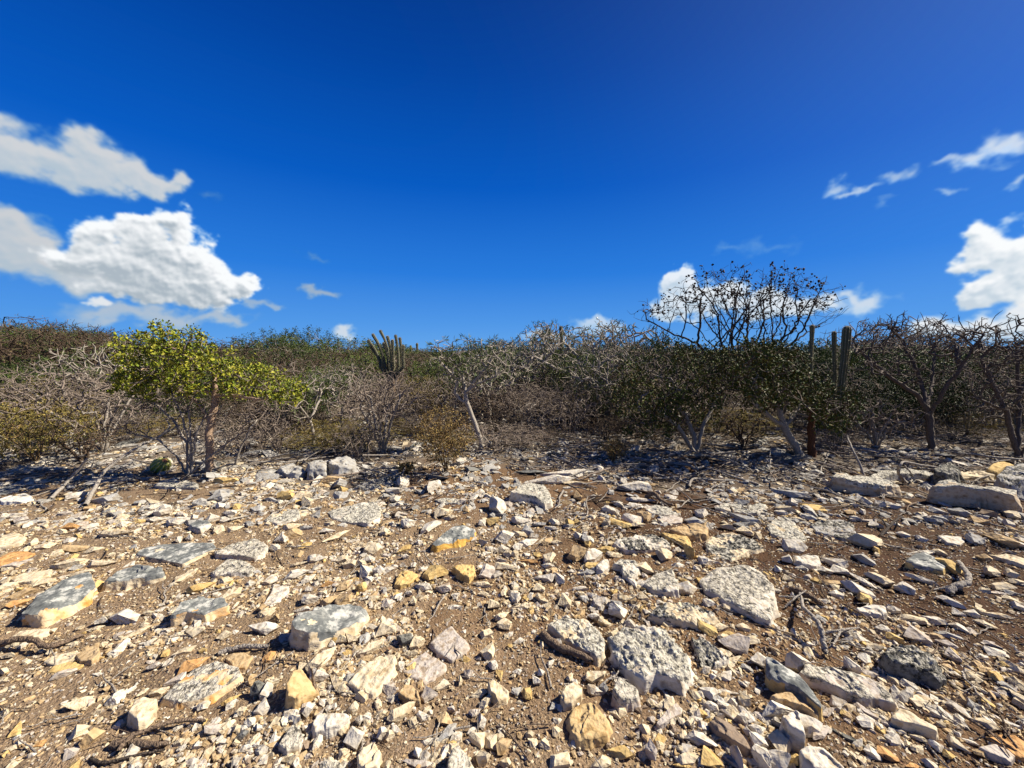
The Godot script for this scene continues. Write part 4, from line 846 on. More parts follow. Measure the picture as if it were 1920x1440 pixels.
func hero_rock(h: Array, seed_: int) -> void:
	var flat: Array = h[2]
	var tall := 1.0 if h[0] == "limestone_boulder" else 0.75
	var hl: float = h[3] * tall
	var hr: float = h[4] * tall
	var side: String = h[5]
	var crust: String = h[6]
	var pit: float = h[7]
	var xmin := 99999.0
	var xmax := -99999.0
	for k in range(0, flat.size(), 2):
		xmin = minf(xmin, flat[k])
		xmax = maxf(xmax, flat[k])
	var pts := PackedVector3Array()
	for k in range(0, flat.size(), 2):
		var t: float = (flat[k] - xmin) / (xmax - xmin)
		pts.append(on_ground(flat[k], flat[k + 1], lerpf(hl, hr, t)))
	var c := Vector3.ZERO
	for p in pts: c += p
	c /= pts.size()
	var gy := ground_y(c.x, c.z)
	var base := Vector3(c.x, gy, c.z)
	var tl := on_ground(xmin, flat[1], hl)
	var span := maxf(0.05, on_ground(xmax, flat[1], hr).x - tl.x)
	var segs := 112 if pit > 0.55 else 80
	var rings := 26 if pit > 0.55 else 16
	var downs := 12
	var R := PackedFloat32Array()
	for s in segs:
		var ang := TAU * s / segs
		var d := Vector2(cos(ang), sin(ang))
		var best := 0.0
		for k in pts.size():
			var p := Vector2(pts[k].x - c.x, pts[k].z - c.z)
			var q2 := pts[(k + 1) % pts.size()]
			var q := Vector2(q2.x - c.x, q2.z - c.z)
			var e := q - p
			var den := d.x * e.y - d.y * e.x
			if absf(den) < 1e-9: continue
			var t := (p.x * e.y - p.y * e.x) / den
			var u := (p.x * d.y - p.y * d.x) / den
			if t > 0.0 and u >= -0.001 and u <= 1.001: best = maxf(best, t)
		R.append(maxf(best, 0.01))
	var mean := 0.0
	for r in R: mean += r
	mean /= segs
	var off := Vector3(seed_ * 7.13, seed_ * 3.7, seed_ * 1.9)
	var top := Acc.new()
	var wall := Acc.new()
	var hmin := minf(hl, hr)
	var bev := clampf(hmin * 0.16, 0.004, 0.016)
	for k in rings + 1:
		var f := float(k) / rings
		f = 1.0 - pow(1.0 - f, 1.25)
		for s in segs:
			var ang := TAU * s / segs
			var rr := R[s] * f * (1.0 + 0.05 * rough.get_noise_3d(cos(ang) * 3.0, sin(ang) * 3.0, seed_ * 3.0) * f + 0.025 * rough.get_noise_3d(cos(ang) * 11.0, sin(ang) * 11.0, seed_ * 3.0) * f)
			var x := c.x + cos(ang) * rr
			var z := c.z + sin(ang) * rr
			var hh := lerpf(hl, hr, clampf((x - tl.x) / span, 0.0, 1.0))
			var nz := rough.get_noise_3d(x * 5.0 + off.x, off.y, z * 5.0 + off.z) * (0.03 if tall > 0.9 else 0.006) + rough.get_noise_3d(x * 26.0, off.y, z * 26.0) * 0.004
			var st := rough.get_noise_3d(x * 3.4 + off.z, off.x, z * 3.4)
			var step_ := smoothstep(0.0, 0.03, st) * minf(0.012, hmin * 0.16) + smoothstep(0.22, 0.25, st) * minf(0.012, hmin * 0.16)
			var y := gy + hh + nz * minf(1.0, hmin / 0.05) - step_ + (1.0 - f * f) * mean * 0.0
			if pit > 0.0:
				var cc := cell.get_noise_3d(x + off.x, 0.0, z + off.z)
				var m := clampf(0.5 + 1.8 * patch.get_noise_3d(x * 5.0, off.y, z * 5.0), 0.05, 1.0)
				y -= clampf(-cc - 0.25, 0.0, 0.6) * 0.036 * pit * m
				y += rough.get_noise_3d(x * 44.0, off.x, z * 44.0) * 0.007 * pit
			y -= bev * pow(f, 18.0)
			top.v.append(Vector3(x, y, z) - base)
	for s in segs: wall.v.append(top.v[rings * segs + s])
	for k in range(1, downs + 1):
		var f := float(k) / downs
		for s in segs:
			var ang := TAU * s / segs
			var tv: Vector3 = wall.v[s]
			var d3 := Vector3(cos(ang), 0, sin(ang))
			var hgt := tv.y + 0.05
			var amp := clampf(hgt * 1.2, 0.02, mean)
			var yy := lerpf(tv.y, -0.05, f)
			var w3 := d3 * R[s] + Vector3(0, yy, 0)
			var facet := rough.get_noise_3d(w3.x * 4.0 + off.x, w3.y * 5.0 + off.y, w3.z * 4.0 + off.z)
			var rug := 2.4 if tall > 0.9 else 1.0
			var chip := 0.13 * rug * facet + 0.10 * rug * (0.2 - absf(rough.get_noise_3d(w3.x * 9.0 + off.z, w3.y * 9.0, w3.z * 9.0))) + 0.04 * rough.get_noise_3d(w3.x * 30.0, w3.y * 30.0 + off.y, w3.z * 30.0)
			var rr := Vector2(tv.x + base.x - c.x, tv.z + base.z - c.z).length() + ((0.20 + 0.5 * rough.get_noise_2d(d3.x * 1.3 + off.y, d3.z * 1.3)) * f + chip * smoothstep(0.0, 0.4, f)) * amp
			var y := lerpf(tv.y, -0.05, f)
			wall.v.append(Vector3(d3.x * rr + c.x - base.x, y, d3.z * rr + c.z - base.z))
	var mesh := ArrayMesh.new()
	for side_i in 2:
		var a: Acc = [top, wall][side_i]
		var rows := rings if side_i == 0 else downs
		var fresh := PackedInt32Array()
		var cr := PackedInt32Array()
		for k in rows:
			for s in segs:
				var s2 := (s + 1) % segs
				var p := k * segs + s
				var p2 := k * segs + s2
				var q := (k + 1) * segs + s
				var q2 := (k + 1) * segs + s2
				var tri := [p, q, p2, p2, q, q2]
				a.i.append_array(tri)
				var mid: Vector3 = (a.v[p] + a.v[q2]) * 0.5 + base
				var mask := patch.get_noise_3d(mid.x * 6.0 + off.x, mid.y * 6.0, mid.z * 6.0)
				var lim := -0.04 if crust == "K" and side != "k" else -0.3 if crust == "K" or crust == "W" or crust == "S" else -0.42
				if crust != "" and ((side_i == 0 and mask > lim) or (side_i == 1 and k < 3 and mask > 0.1 + 0.08 * k)):
					cr.append_array(tri)
				else:
					fresh.append_array(tri)
		smooth_normals(a)
		for pair in [[fresh, "rock_" + side], [cr, "crust_" + crust]]:
			if (pair[0] as PackedInt32Array).is_empty(): continue
			var arr := []
			arr.resize(Mesh.ARRAY_MAX)
			arr[Mesh.ARRAY_VERTEX] = a.v
			arr[Mesh.ARRAY_NORMAL] = a.n
			arr[Mesh.ARRAY_INDEX] = pair[0]
			mesh.add_surface_from_arrays(Mesh.PRIMITIVE_TRIANGLES, arr)
			mesh.surface_set_material(mesh.get_surface_count() - 1, M[pair[1]])
	var o := MeshInstance3D.new()
	o.name = numbered(h[0])
	o.mesh = mesh
	o.position = base
	tag(o, h[1], {"limestone_slab": "slab", "limestone_boulder": "boulder"}.get(h[0], "rock"), "limestone rocks on the soil", "thing")
	add_child(o)

func make_heroes() -> void:
	var k := 0
	for h in HEROES:
		k += 1
		hero_rock(h, k)

func chunk_mesh(rng: RandomNumberGenerator, planes_n: int, level: int, amp: float) -> ArrayMesh:
	var planes: Array[Plane] = []
	for k in planes_n:
		var z := 1.0 - 2.0 * (k + 0.5) / planes_n
		var ph := k * 2.399963 + rng.randf_range(-0.7, 0.7)
		var r := sqrt(1.0 - z * z)
		var n := Vector3(cos(ph) * r, z + rng.randf_range(-0.3, 0.3), sin(ph) * r).normalized()
		planes.append(Plane(n, rng.randf_range(0.62, 1.0)))
	var pts := Geometry3D.compute_convex_mesh_points(planes)
	var sd := rng.randf() * 90.0
	var a := Acc.new()
	for pl in planes:
		var on := []
		for p in pts:
			if absf(pl.distance_to(p)) < 0.002: on.append(p)
		if on.size() < 3: continue
		var c := Vector3.ZERO
		for p in on: c += p
		c /= on.size()
		var u: Vector3 = (on[0] - c).normalized()
		var w := pl.normal.cross(u)
		on.sort_custom(func(p, q): return atan2((p - c).dot(w), (p - c).dot(u)) < atan2((q - c).dot(w), (q - c).dot(u)))
		var tris := []
		if level == 0:
			for k in range(1, on.size() - 1): tris.append([on[0], on[k + 1], on[k]])
		else:
			for k in on.size(): tris.append([c, on[(k + 1) % on.size()], on[k]])
		for l in level:
			var nt := []
			for t in tris:
				var m0: Vector3 = (t[0] + t[1]) * 0.5
				var m1: Vector3 = (t[1] + t[2]) * 0.5
				var m2: Vector3 = (t[2] + t[0]) * 0.5
				nt.append([t[0], m0, m2])
				nt.append([m0, t[1], m1])
				nt.append([m2, m1, t[2]])
				nt.append([m0, m1, m2])
			tris = nt
		for t in tris:
			var q := []
			for p in t:
				var pp: Vector3 = p
				if amp > 0.0:
					pp *= 1.0 + amp * rough.get_noise_3d(pp.x * 1.6 + sd, pp.y * 1.6, pp.z * 1.6) * 1.6 + amp * 0.6 * rough.get_noise_3d(pp.x * 5.0, pp.y * 5.0 + sd, pp.z * 5.0)
				q.append(pp)
			var nn: Vector3 = (q[2] - q[0]).cross(q[1] - q[0])
			if nn.length_squared() < 1e-14: continue
			nn = nn.normalized()
			for p in q:
				a.v.append(p)
				a.n.append(nn)
	return to_mesh([a])

func stone_place(e: Array, rng: RandomNumberGenerator) -> Transform3D:
	var x1: float = e[0]
	var y1: float = e[1]
	var x2: float = e[2]
	var y2: float = e[3]
	var t: float = e[4]
	var k := 0.6
	var cx := (x1 + x2) * 0.5
	var cy := (y1 + y2) * 0.5
	if absf(y2 - y1) > absf(x2 - x1) * 0.95:
		var hh := maxf(absf(y2 - y1), t * 0.7)
		x1 = cx - t * 0.5
		x2 = cx + t * 0.5
		y1 = cy
		y2 = cy
		t = hh
		k = 0.95
	var g := on_ground(cx, cy)
	var dep := depth_of(g)
	var e_s := (EYE.y - g.y) / EYE.distance_to(g)
	var e_c := sqrt(1.0 - e_s * e_s)
	var tm := t / 720.0 * dep
	var D := tm / (e_s + k * e_c) * 1.12
	var H := D * k
	var p := on_ground(x1, y1, H * 0.45)
	var q := on_ground(x2, y2, H * 0.45)
	var L := p.distance_to(q) * 1.06
	if L > 3.2 * D: D = L / 3.2
	H = minf(H, 0.9 * maxf(D, L * 0.5))
	var c := (p + q) * 0.5
	var ax := (q - p)
	ax.y = 0.0
	ax = ax.normalized()
	if rng.randf() < 0.5: ax = -ax
	var az := Vector3(-ax.z, 0, ax.x)
	var tilt := rng.randf_range(-0.14, 0.14)
	var b := Basis(ax, Vector3.UP, az).rotated(ax, tilt).rotated(az, rng.randf_range(-0.1, 0.1))
	b = Basis(b.x * L * 0.56, b.y * H * 0.66, b.z * D * 0.56)
	return Transform3D(b, Vector3(c.x, ground_y(c.x, c.z) + H * 0.4, c.z))

var chunks: Array[ArrayMesh] = []
var bits: Array[ArrayMesh] = []
var tones := {"w": Vector3(0.55, 0.505, 0.43), "c": Vector3(0.56, 0.475, 0.335), "y": Vector3(0.53, 0.38, 0.16), "o": Vector3(0.5, 0.29, 0.12), "t": Vector3(0.44, 0.32, 0.18), "g": Vector3(0.35, 0.34, 0.32), "p": Vector3(0.45, 0.395, 0.34), "b": Vector3(0.24, 0.18, 0.13), "k": Vector3(0.17, 0.17, 0.16)}

func make_stones() -> void:
	var rng := RandomNumberGenerator.new()
	rng.seed = 17
	for k in 22: chunks.append(chunk_mesh(rng, 8 + k % 6, 2, 0.055))
	for k in 8: bits.append(chunk_mesh(rng, 9 + k % 4, 0, 0.0))
	for e in STONES:
		var o := MeshInstance3D.new()
		o.name = numbered("limestone_stone")
		o.mesh = chunks[rng.randi() % chunks.size()]
		o.material_override = M["rock_" + e[5]]
		o.transform = stone_place(e, rng)
		tag(o, e[6], "stone", "loose stones on the soil")
		add_child(o)
	var xf := []
	var col := []
	for k in 6:
		xf.append([])
		col.append([])
	for e in RUBBLE_STONES:
		var k := rng.randi() % 6
		xf[k].append(stone_place(e, rng))
		var v: Vector3 = tones[e[5]] * rng.randf_range(0.85, 1.08)
		col[k].append(Color(v.x, v.y, v.z))
	for k in 6:
		stuff("rubble", "small pale limestone rubble strewn between the larger stones", "rubble", chunks[k * 3], M["gravel"], xf[k], col[k])

func tone(rng: RandomNumberGenerator, pool: String) -> Color:
	var v: Vector3 = tones[pool[rng.randi() % pool.length()]] * rng.randf_range(0.72, 1.1)
	return Color(v.x, v.y, v.z)

func make_gravel() -> void:
	var rng := RandomNumberGenerator.new()
	rng.seed = 23
	# [count, size lo, size hi, z near, z far, flatness, tones, low-resolution, clumping]
	var sets := [
		[95000, 0.0022, 0.007, -0.75, -3.6, 0.75, "ctbtpwtc", true, -9.0],
		[29000, 0.006, 0.014, -0.75, -5.0, 0.7, "wccctttpb", true, 0.05],
		[7200, 0.012, 0.021, -0.8, -6.5, 0.65, "wwwcccytp", false, 0.1],
		[1000, 0.022, 0.034, -1.4, -7.5, 0.6, "wwwccctyg", false, 0.12],
		[12500, 0.015, 0.055, -3.2, -9.5, 0.4, "wwggggpct", false, -0.1],
		[1300, 0.05, 0.14, -4.2, -11.0, 0.25, "wggggk", false, -0.1]]
	for s in sets:
		var nv := 6
		var xf := []
		var col := []
		for k in nv:
			xf.append([])
			col.append([])
		var n := 0
		var tries := 0
		while n < s[0] and tries < s[0] * 6:
			tries += 1
			var u := rng.randf()
			var z: float = s[3] + (s[4] - s[3]) * (pow(u, 1.35) if s[3] > -2.0 else u)
			var half := 2.3 + absf(z) * 1.42
			var x := rng.randf_range(-half, half)
			var dens := patch.get_noise_2d(x * 1.1 + 9.0, z * 1.1) + 0.5 * patch.get_noise_2d(x * 4.0, z * 4.0 + 30.0)
			if s[8] >= 0.0: dens -= clampf((x - 0.4) * 0.10, 0.0, 0.26) + (0.3 * smoothstep(-0.7, -1.4, x) * smoothstep(-2.5, -2.0, z) if s[1] > 0.005 else 0.0)
			if dens < s[8] - 0.06 and rng.randf() < 0.9: continue
			n += 1
			var r: float = s[1] * pow(s[2] / s[1], pow(rng.randf(), 1.6))
			var k := rng.randi() % nv
			var b := Basis.from_euler(Vector3(rng.randf_range(-0.4, 0.4), rng.randf() * TAU, rng.randf_range(-0.4, 0.4)))
			var fl: float = s[5] * rng.randf_range(0.6, 1.25)
			b = b * Basis.from_scale(Vector3(r * rng.randf_range(0.9, 1.6), r * fl, r * rng.randf_range(0.7, 1.1)))
			xf[k].append(Transform3D(b, Vector3(x, ground_y(x, z) + r * fl * rng.randf_range(0.0, 0.6) + rough.get_noise_2d(x * 2.6, z * 2.6) * 0.016, z)))
			col[k].append(tone(rng, s[6]))
		for k in nv:
			stuff("gravel", "loose pale limestone gravel scattered over the brown soil", "gravel", bits[k] if s[7] else chunks[k * 3 + 1], M["gravel"], xf[k], col[k])

# ------------------------------------------------------------------ plants
func tube(a: Acc, pts: PackedVector3Array, rad: PackedFloat32Array, sides: int) -> void:
	var n := pts.size()
	if n < 2: return
	var start := a.v.size()
	var t := (pts[1] - pts[0]).normalized()
	var u := t.cross(Vector3.UP if absf(t.y) < 0.9 else Vector3.RIGHT).normalized()
	for k in n:
		if k > 0:
			t = (pts[mini(k + 1, n - 1)] - pts[k - 1]).normalized()
			u = (u - t * u.dot(t)).normalized()
		var w := t.cross(u)
		for s in sides:
			var g := TAU * s / sides
			var d := u * cos(g) + w * sin(g)
			a.v.append(pts[k] + d * rad[k])
			a.n.append(d)
	for k in n - 1:
		for s in sides:
			var s2 := (s + 1) % sides
			var p := start + k * sides + s
			var p2 := start + k * sides + s2
			a.i.append_array([p, p + sides, p2, p2, p + sides, p2 + sides])
	var last := start + (n - 1) * sides
	for s in range(1, sides - 1):
		a.i.append_array([last, last + s + 1, last + s])

# a skeleton: limbs given as point lists, then a twig to every goal from the nearest node
class Skel:
	var pos := PackedVector3Array()
	var par := PackedInt32Array()
	var tips := PackedInt32Array()

func grow(limbs: Array, goals: PackedVector3Array, step: float, wig: float, bow: float, rng: RandomNumberGenerator) -> Skel:
	var s := Skel.new()
	for limb in limbs:
		var prev := -1
		var first: Vector3 = limb[0]
		var best := 0.12
		for k in s.pos.size():
			var d := s.pos[k].distance_to(first)
			if d < best:
				best = d
				prev = k
		if prev < 0:
			s.pos.append(first)
			s.par.append(-1)
			prev = s.pos.size() - 1
		for j in range(1, limb.size()):
			var a := s.pos[prev]
			var b: Vector3 = limb[j]
			var m := maxi(1, int(ceil(a.distance_to(b) / step)))
			for q in range(1, m + 1):
				var p := a.lerp(b, float(q) / m)
				if q < m or j < limb.size() - 1: p += Vector3(rng.randf_range(-1, 1), rng.randf_range(-1, 1), rng.randf_range(-1, 1)) * wig * step * 0.5
				s.pos.append(p)
				s.par.append(prev)
				prev = s.pos.size() - 1
		s.tips.append(prev)
	var order := []
	var nl := s.pos.size()
	for k in goals.size():
		var g := goals[k]
		var best := 1e9
		for j in nl: best = minf(best, s.pos[j].distance_squared_to(g))
		order.append([best, k])
	order.sort_custom(func(p, q): return p[0] < q[0])
	for o in order:
		var g: Vector3 = goals[o[1]]
		var best := 1e9
		var at := 0
		for j in s.pos.size():
			var d := s.pos[j].distance_squared_to(g)
			if d < best:
				if s.par[j] >= 0 and d > 0.0004:
					var f := s.pos[j] - s.pos[s.par[j]]
					if f.dot(g - s.pos[j]) < 0.0: d *= 2.2
				if d < best:
					best = d
					at = j
		var p0 := s.pos[at]
		var dist := p0.distance_to(g)
		if dist < step * 0.25: continue
		var dirp := Vector3.UP
		if s.par[at] >= 0: dirp = (p0 - s.pos[s.par[at]]).normalized()
		var ctl := p0.lerp(g, 0.45) + dirp * dist * bow + Vector3(0, -0.12, 0) * dist * bow
		var m := maxi(1, int(round(dist / step)))
		var prev := at
		for q in range(1, m + 1):
			var t := float(q) / m
			var p := p0.lerp(ctl, t).lerp(ctl.lerp(g, t), t)
			if q < m: p += Vector3(rng.randf_range(-1, 1), rng.randf_range(-1, 1), rng.randf_range(-1, 1)) * wig * step
			s.pos.append(p)
			s.par.append(prev)
			prev = s.pos.size() - 1
		s.tips.append(prev)
	return s

# tubes along the skeleton; thick ones go to trunk, thin ones to twigs
func dress(s: Skel, trunk: Acc, twigs: Acc, r_tip: float, r_root: float, split: float, blunt := 0.5) -> void:
	var n := s.pos.size()
	var cnt := PackedFloat32Array()
	cnt.resize(n)
	cnt.fill(0.0)
	var main := PackedInt32Array()
	main.resize(n)
	main.fill(-1)
	for k in range(n - 1, -1, -1):
		if main[k] < 0: cnt[k] = maxf(cnt[k], 1.0)
		var p := s.par[k]
		if p >= 0:
			cnt[p] += cnt[k]
			if main[p] < 0 or cnt[main[p]] < cnt[k]: main[p] = k
	var most := 1.0
	for k in n: most = maxf(most, cnt[k])
	var ex := log(r_root / r_tip) / maxf(log(most), 0.01)
	var rad := PackedFloat32Array()
	for k in n: rad.append(r_tip * pow(cnt[k], ex))
	for k in n:
		var p := s.par[k]
		if p >= 0 and main[p] == k: continue
		var pts := PackedVector3Array()
		var rr := PackedFloat32Array()
		if p >= 0:
			pts.append(s.pos[p])
			rr.append(minf(rad[k] * 1.25, rad[p]))
		var q := k
		while q >= 0:
			pts.append(s.pos[q])
			rr.append(rad[q])
			q = main[q]
		if p < 0 and pts.size() > 1:
			rr[0] *= 1.35
		rr[rr.size() - 1] *= blunt
		if pts.size() < 2: continue
		# thick beginning to the trunk, thin rest to the twigs
		var cut := 0
		while cut < pts.size() and rr[cut] > split: cut += 1
		if cut >= 2:
			tube(trunk, pts.slice(0, cut), rr.slice(0, cut), 8 if rr[0] > 0.03 else 6)
		if cut < pts.size():
			var st := maxi(cut - 1, 0)
			if pts.size() - st >= 2:
				tube(twigs, pts.slice(st), rr.slice(st), 4 if rr[st] > 0.008 else 3)

func leaf(a: Acc, p: Vector3, dir: Vector3, up: Vector3, ln: float, wd: float, col: Color) -> void:
	var sd := dir.cross(up).normalized()
	if sd.length_squared() < 0.5: sd = Vector3.RIGHT
	var nn := sd.cross(dir).normalized()
	var mid := p + dir * ln * 0.55 - nn * ln * 0.04
	var tip := p + dir * ln - nn * ln * 0.14
	var l := mid - sd * wd * 0.5 + nn * wd * 0.18
	var r := mid + sd * wd * 0.5 + nn * wd * 0.18
	for t in [[p, l, tip], [p, tip, r]]:
		var f: Vector3 = (t[2] - t[0]).cross(t[1] - t[0]).normalized()
		for q in t:
			a.v.append(q)
			a.n.append(f)
			a.c.append(col)

func rand_dir(rng: RandomNumberGenerator) -> Vector3:
	var z := rng.randf_range(-1, 1)
	var g := rng.randf() * TAU
	var r := sqrt(1.0 - z * z)
	return Vector3(cos(g) * r, z, sin(g) * r)

func ellipse_goals(list: Array, dep: float, deep: float, count: int, edge: float, rng: RandomNumberGenerator, base: Vector3, low := 0.05) -> PackedVector3Array:
	# list of [px, py, rx, ry] seen at depth dep; deep: half thickness in metres
	var out := PackedVector3Array()
	var total := 0.0
	for e in list: total += e[2] * e[3]
	for e in list:
		var n := int(count * e[2] * e[3] / total)
		for k in n:
			var d := rand_dir(rng) * pow(rng.randf(), edge)
			var p := at_depth(e[0] + d.x * e[2], e[1] - d.y * e[3], dep + d.z * deep)
			if p.y < ground_y(p.x, p.z) + low: continue
			out.append(p - base)
	return out

func limb_px(list: Array, dep: float, base: Vector3) -> Array:
	# [px, py, depth offset] points
	var out := []
	for q in list:
		out.append(at_depth(q[0], q[1], dep + (q[2] if q.size() > 2 else 0.0)) - base)
	return out

func vary(c: Vector3, rng: RandomNumberGenerator, k: float) -> Color:
	var f := rng.randf_range(1.0 - k, 1.0 + k)
	return Color(c.x * f * rng.randf_range(0.9, 1.1), c.y * f, c.z * f * rng.randf_range(0.85, 1.1))

func leaf_cluster(a: Acc, p: Vector3, out_dir: Vector3, n: int, spread: float, ln: float, wd: float, tones_: Array, rng: RandomNumberGenerator, kv := 0.3) -> void:
	for k in n:
		var d := (rand_dir(rng) + out_dir * 0.6 + Vector3(0, 0.15, 0)).normalized()
		var q := p + rand_dir(rng) * spread * rng.randf()
		var c: Vector3 = tones_[rng.randi() % tones_.size()]
		leaf(a, q, d, rand_dir(rng) + Vector3(0, 0.8, 0), ln * rng.randf_range(0.65, 1.2), wd * rng.randf_range(0.7, 1.2), vary(c, rng, kv))

func finish(o: Node3D, trunk: Acc, twigs: Acc, leaves: Acc, bark: String, bark2: String, leafmat: String, leaf_name := "leaves") -> void:
	if trunk.v.size() > 0: part("trunk", to_mesh([trunk]), M["bark_" + bark], o)
	if twigs.v.size() > 0: part("twigs", to_mesh([twigs]), M["bark_" + bark2], o)
	if leaves.v.size() > 0: part(leaf_name, to_mesh([leaves]), M[leafmat], o)

func dome_goals(r: float, h0: float, h1: float, n: int, edge: float, rng: RandomNumberGenerator) -> PackedVector3Array:
	var out := PackedVector3Array()
	for k in n:
		var d := rand_dir(rng) * pow(rng.randf(), edge)
		var y := h0 + (h1 - h0) * (0.5 + 0.5 * d.y)
		out.append(Vector3(d.x * r, y, d.z * r))
	return out

func stems(n: int, r: float, h: float, rng: RandomNumberGenerator) -> Array:
	var out := []
	for k in n:
		var g := TAU * k / n + rng.randf_range(-0.5, 0.5)
		var f := rng.randf_range(0.3, 1.0)
		var d := Vector3(cos(g), 0, sin(g))
		out.append([d * 0.04 + Vector3(0, -0.06, 0), d * r * 0.2 * f + Vector3(0, h * 0.28, 0), d * r * 0.5 * f + Vector3(0, h * rng.randf_range(0.5, 0.65), 0)])
	return out

# a shrub of a kind, standing at the origin, about h tall and 2r wide
func shrub(kind: String, r: float, h: float, sd: int, goals_n: int) -> Array:
	var rng := RandomNumberGenerator.new()
	rng.seed = sd
	var tr := Acc.new()
	var tw := Acc.new()
	var lv := Acc.new()
	var bark := "grey"
	var bark2 := "grey"
	var lm := "leaf"
	match kind:
		"bare":
			var s := grow(stems(5, r, h, rng), dome_goals(r, h * 0.22, h, goals_n, 0.45, rng), 0.09, 0.28, 0.15, rng)
			dress(s, tr, tw, 0.005, 0.03, 0.013)
			bark = "grey"; bark2 = "mauve"
		"brown":
			var s := grow(stems(6, r, h, rng), dome_goals(r, h * 0.12, h, goals_n, 0.4, rng), 0.09, 0.3, 0.1, rng)
			dress(s, tr, tw, 0.0042, 0.026, 0.012)
			for t in s.tips:
				if rng.randf() < 0.35: leaf_cluster(lv, s.pos[t], Vector3.UP, 3, 0.04, 0.025, 0.012, [Vector3(0.13, 0.10, 0.045), Vector3(0.11, 0.12, 0.04), Vector3(0.15, 0.09, 0.05)], rng)
			bark = "brown"; bark2 = "brown"; lm = "dry"
		"green":
			var s := grow(stems(4, r, h, rng), dome_goals(r, h * 0.25, h, goals_n, 0.35, rng), 0.11, 0.25, 0.15, rng)
			dress(s, tr, tw, 0.003, 0.035, 0.014)
			for t in s.tips: leaf_cluster(lv, s.pos[t], Vector3.UP, 16, 0.13, 0.045, 0.024, [Vector3(0.075, 0.115, 0.022), Vector3(0.06, 0.09, 0.02), Vector3(0.12, 0.13, 0.03)], rng)
		"dark":
			var s := grow(stems(4, r, h, rng), dome_goals(r, h * 0.2, h, goals_n, 0.33, rng), 0.11, 0.25, 0.15, rng)
			dress(s, tr, tw, 0.003, 0.035, 0.014)
			for t in s.tips: leaf_cluster(lv, s.pos[t], Vector3.UP, 18, 0.13, 0.042, 0.022, [Vector3(0.035, 0.055, 0.014), Vector3(0.05, 0.068, 0.018), Vector3(0.03, 0.045, 0.014)], rng)
			lm = "gloss"
		"gold":
			var s := grow(stems(9, r, h, rng), dome_goals(r, h * 0.15, h, goals_n, 0.45, rng), 0.06, 0.3, 0.08, rng)
			dress(s, tr, tw, 0.0026, 0.012, 0.009)
			for t in s.tips: leaf_cluster(lv, s.pos[t], Vector3.UP, 8, 0.045, 0.03, 0.013, [Vector3(0.22, 0.15, 0.055), Vector3(0.17, 0.11, 0.045), Vector3(0.26, 0.19, 0.07), Vector3(0.12, 0.085, 0.04)], rng)
			bark = "gold"; bark2 = "gold"; lm = "dry"
		"yellow":
			var s := grow(stems(9, r, h, rng), dome_goals(r, h * 0.1, h, goals_n, 0.4, rng), 0.07, 0.3, 0.08, rng)
			dress(s, tr, tw, 0.002, 0.014, 0.009)
			for t in s.tips: leaf_cluster(lv, s.pos[t], Vector3.UP, 14, 0.06, 0.034, 0.015, [Vector3(0.23, 0.175, 0.05), Vector3(0.18, 0.145, 0.042), Vector3(0.27, 0.21, 0.065), Vector3(0.12, 0.105, 0.035)], rng)
			bark = "gold"; bark2 = "gold"; lm = "dry"
		"twig":
			var s := grow(stems(9, r, h, rng), dome_goals(r, h * 0.1, h, goals_n, 0.45, rng), 0.07, 0.3, 0.1, rng)
			dress(s, tr, tw, 0.0032, 0.014, 0.009)
			bark = "brown"; bark2 = "mauve"
		"frangi":
			var st := [[Vector3(0, -0.06, 0), Vector3(0.03, h * 0.22, 0.02), Vector3(-0.02, h * 0.38, 0.0)], [Vector3(-0.02, h * 0.36, 0.0), Vector3(r * 0.35, h * 0.55, r * 0.2)], [Vector3(-0.02, h * 0.36, 0.0), Vector3(-r * 0.4, h * 0.55, -r * 0.15)], [Vector3(-0.02, h * 0.36, 0), Vector3(r * 0.05, h * 0.62, -r * 0.4)], [Vector3(-0.02, h * 0.36, 0), Vector3(-r * 0.1, h * 0.6, r * 0.4)]]
			var s := grow(st, dome_goals(r, h * 0.4, h, goals_n, 0.3, rng), 0.1, 0.16, 0.3, rng)
			dress(s, tr, tw, 0.0085, maxf(0.012, 0.045 * minf(1.0, r)), 0.018, 0.9)
			for t in s.tips:
				var up := (s.pos[t] - s.pos[maxi(s.par[t], 0)]).normalized()
				frangi_tip(lv, s.pos[t], up, rng)
			bark = "pale"; bark2 = "frangi"
	return [tr, tw, lv, bark, bark2, lm]

func frangi_tip(lv: Acc, p: Vector3, up: Vector3, rng: RandomNumberGenerator) -> void:
	if rng.randf() < 0.35: return
	for k in rng.randi_range(3, 7):
		var d := (up * 0.9 + rand_dir(rng) * 0.9).normalized()
		leaf(lv, p, d, rand_dir(rng), rng.randf_range(0.06, 0.12), 0.012, vary(Vector3(0.10, 0.125, 0.045), rng, 0.3))

func shrub_thing(kind: String, called: String, label: String, category: String, group: String, at: Vector3, r: float, h: float, sd: int, n: int) -> Node3D:
	var o := thing(called, label, category, at, group)
	var d := shrub(kind, r, h, sd, n)
	finish(o, d[0], d[1], d[2], d[3], d[4], d[5])
	return o

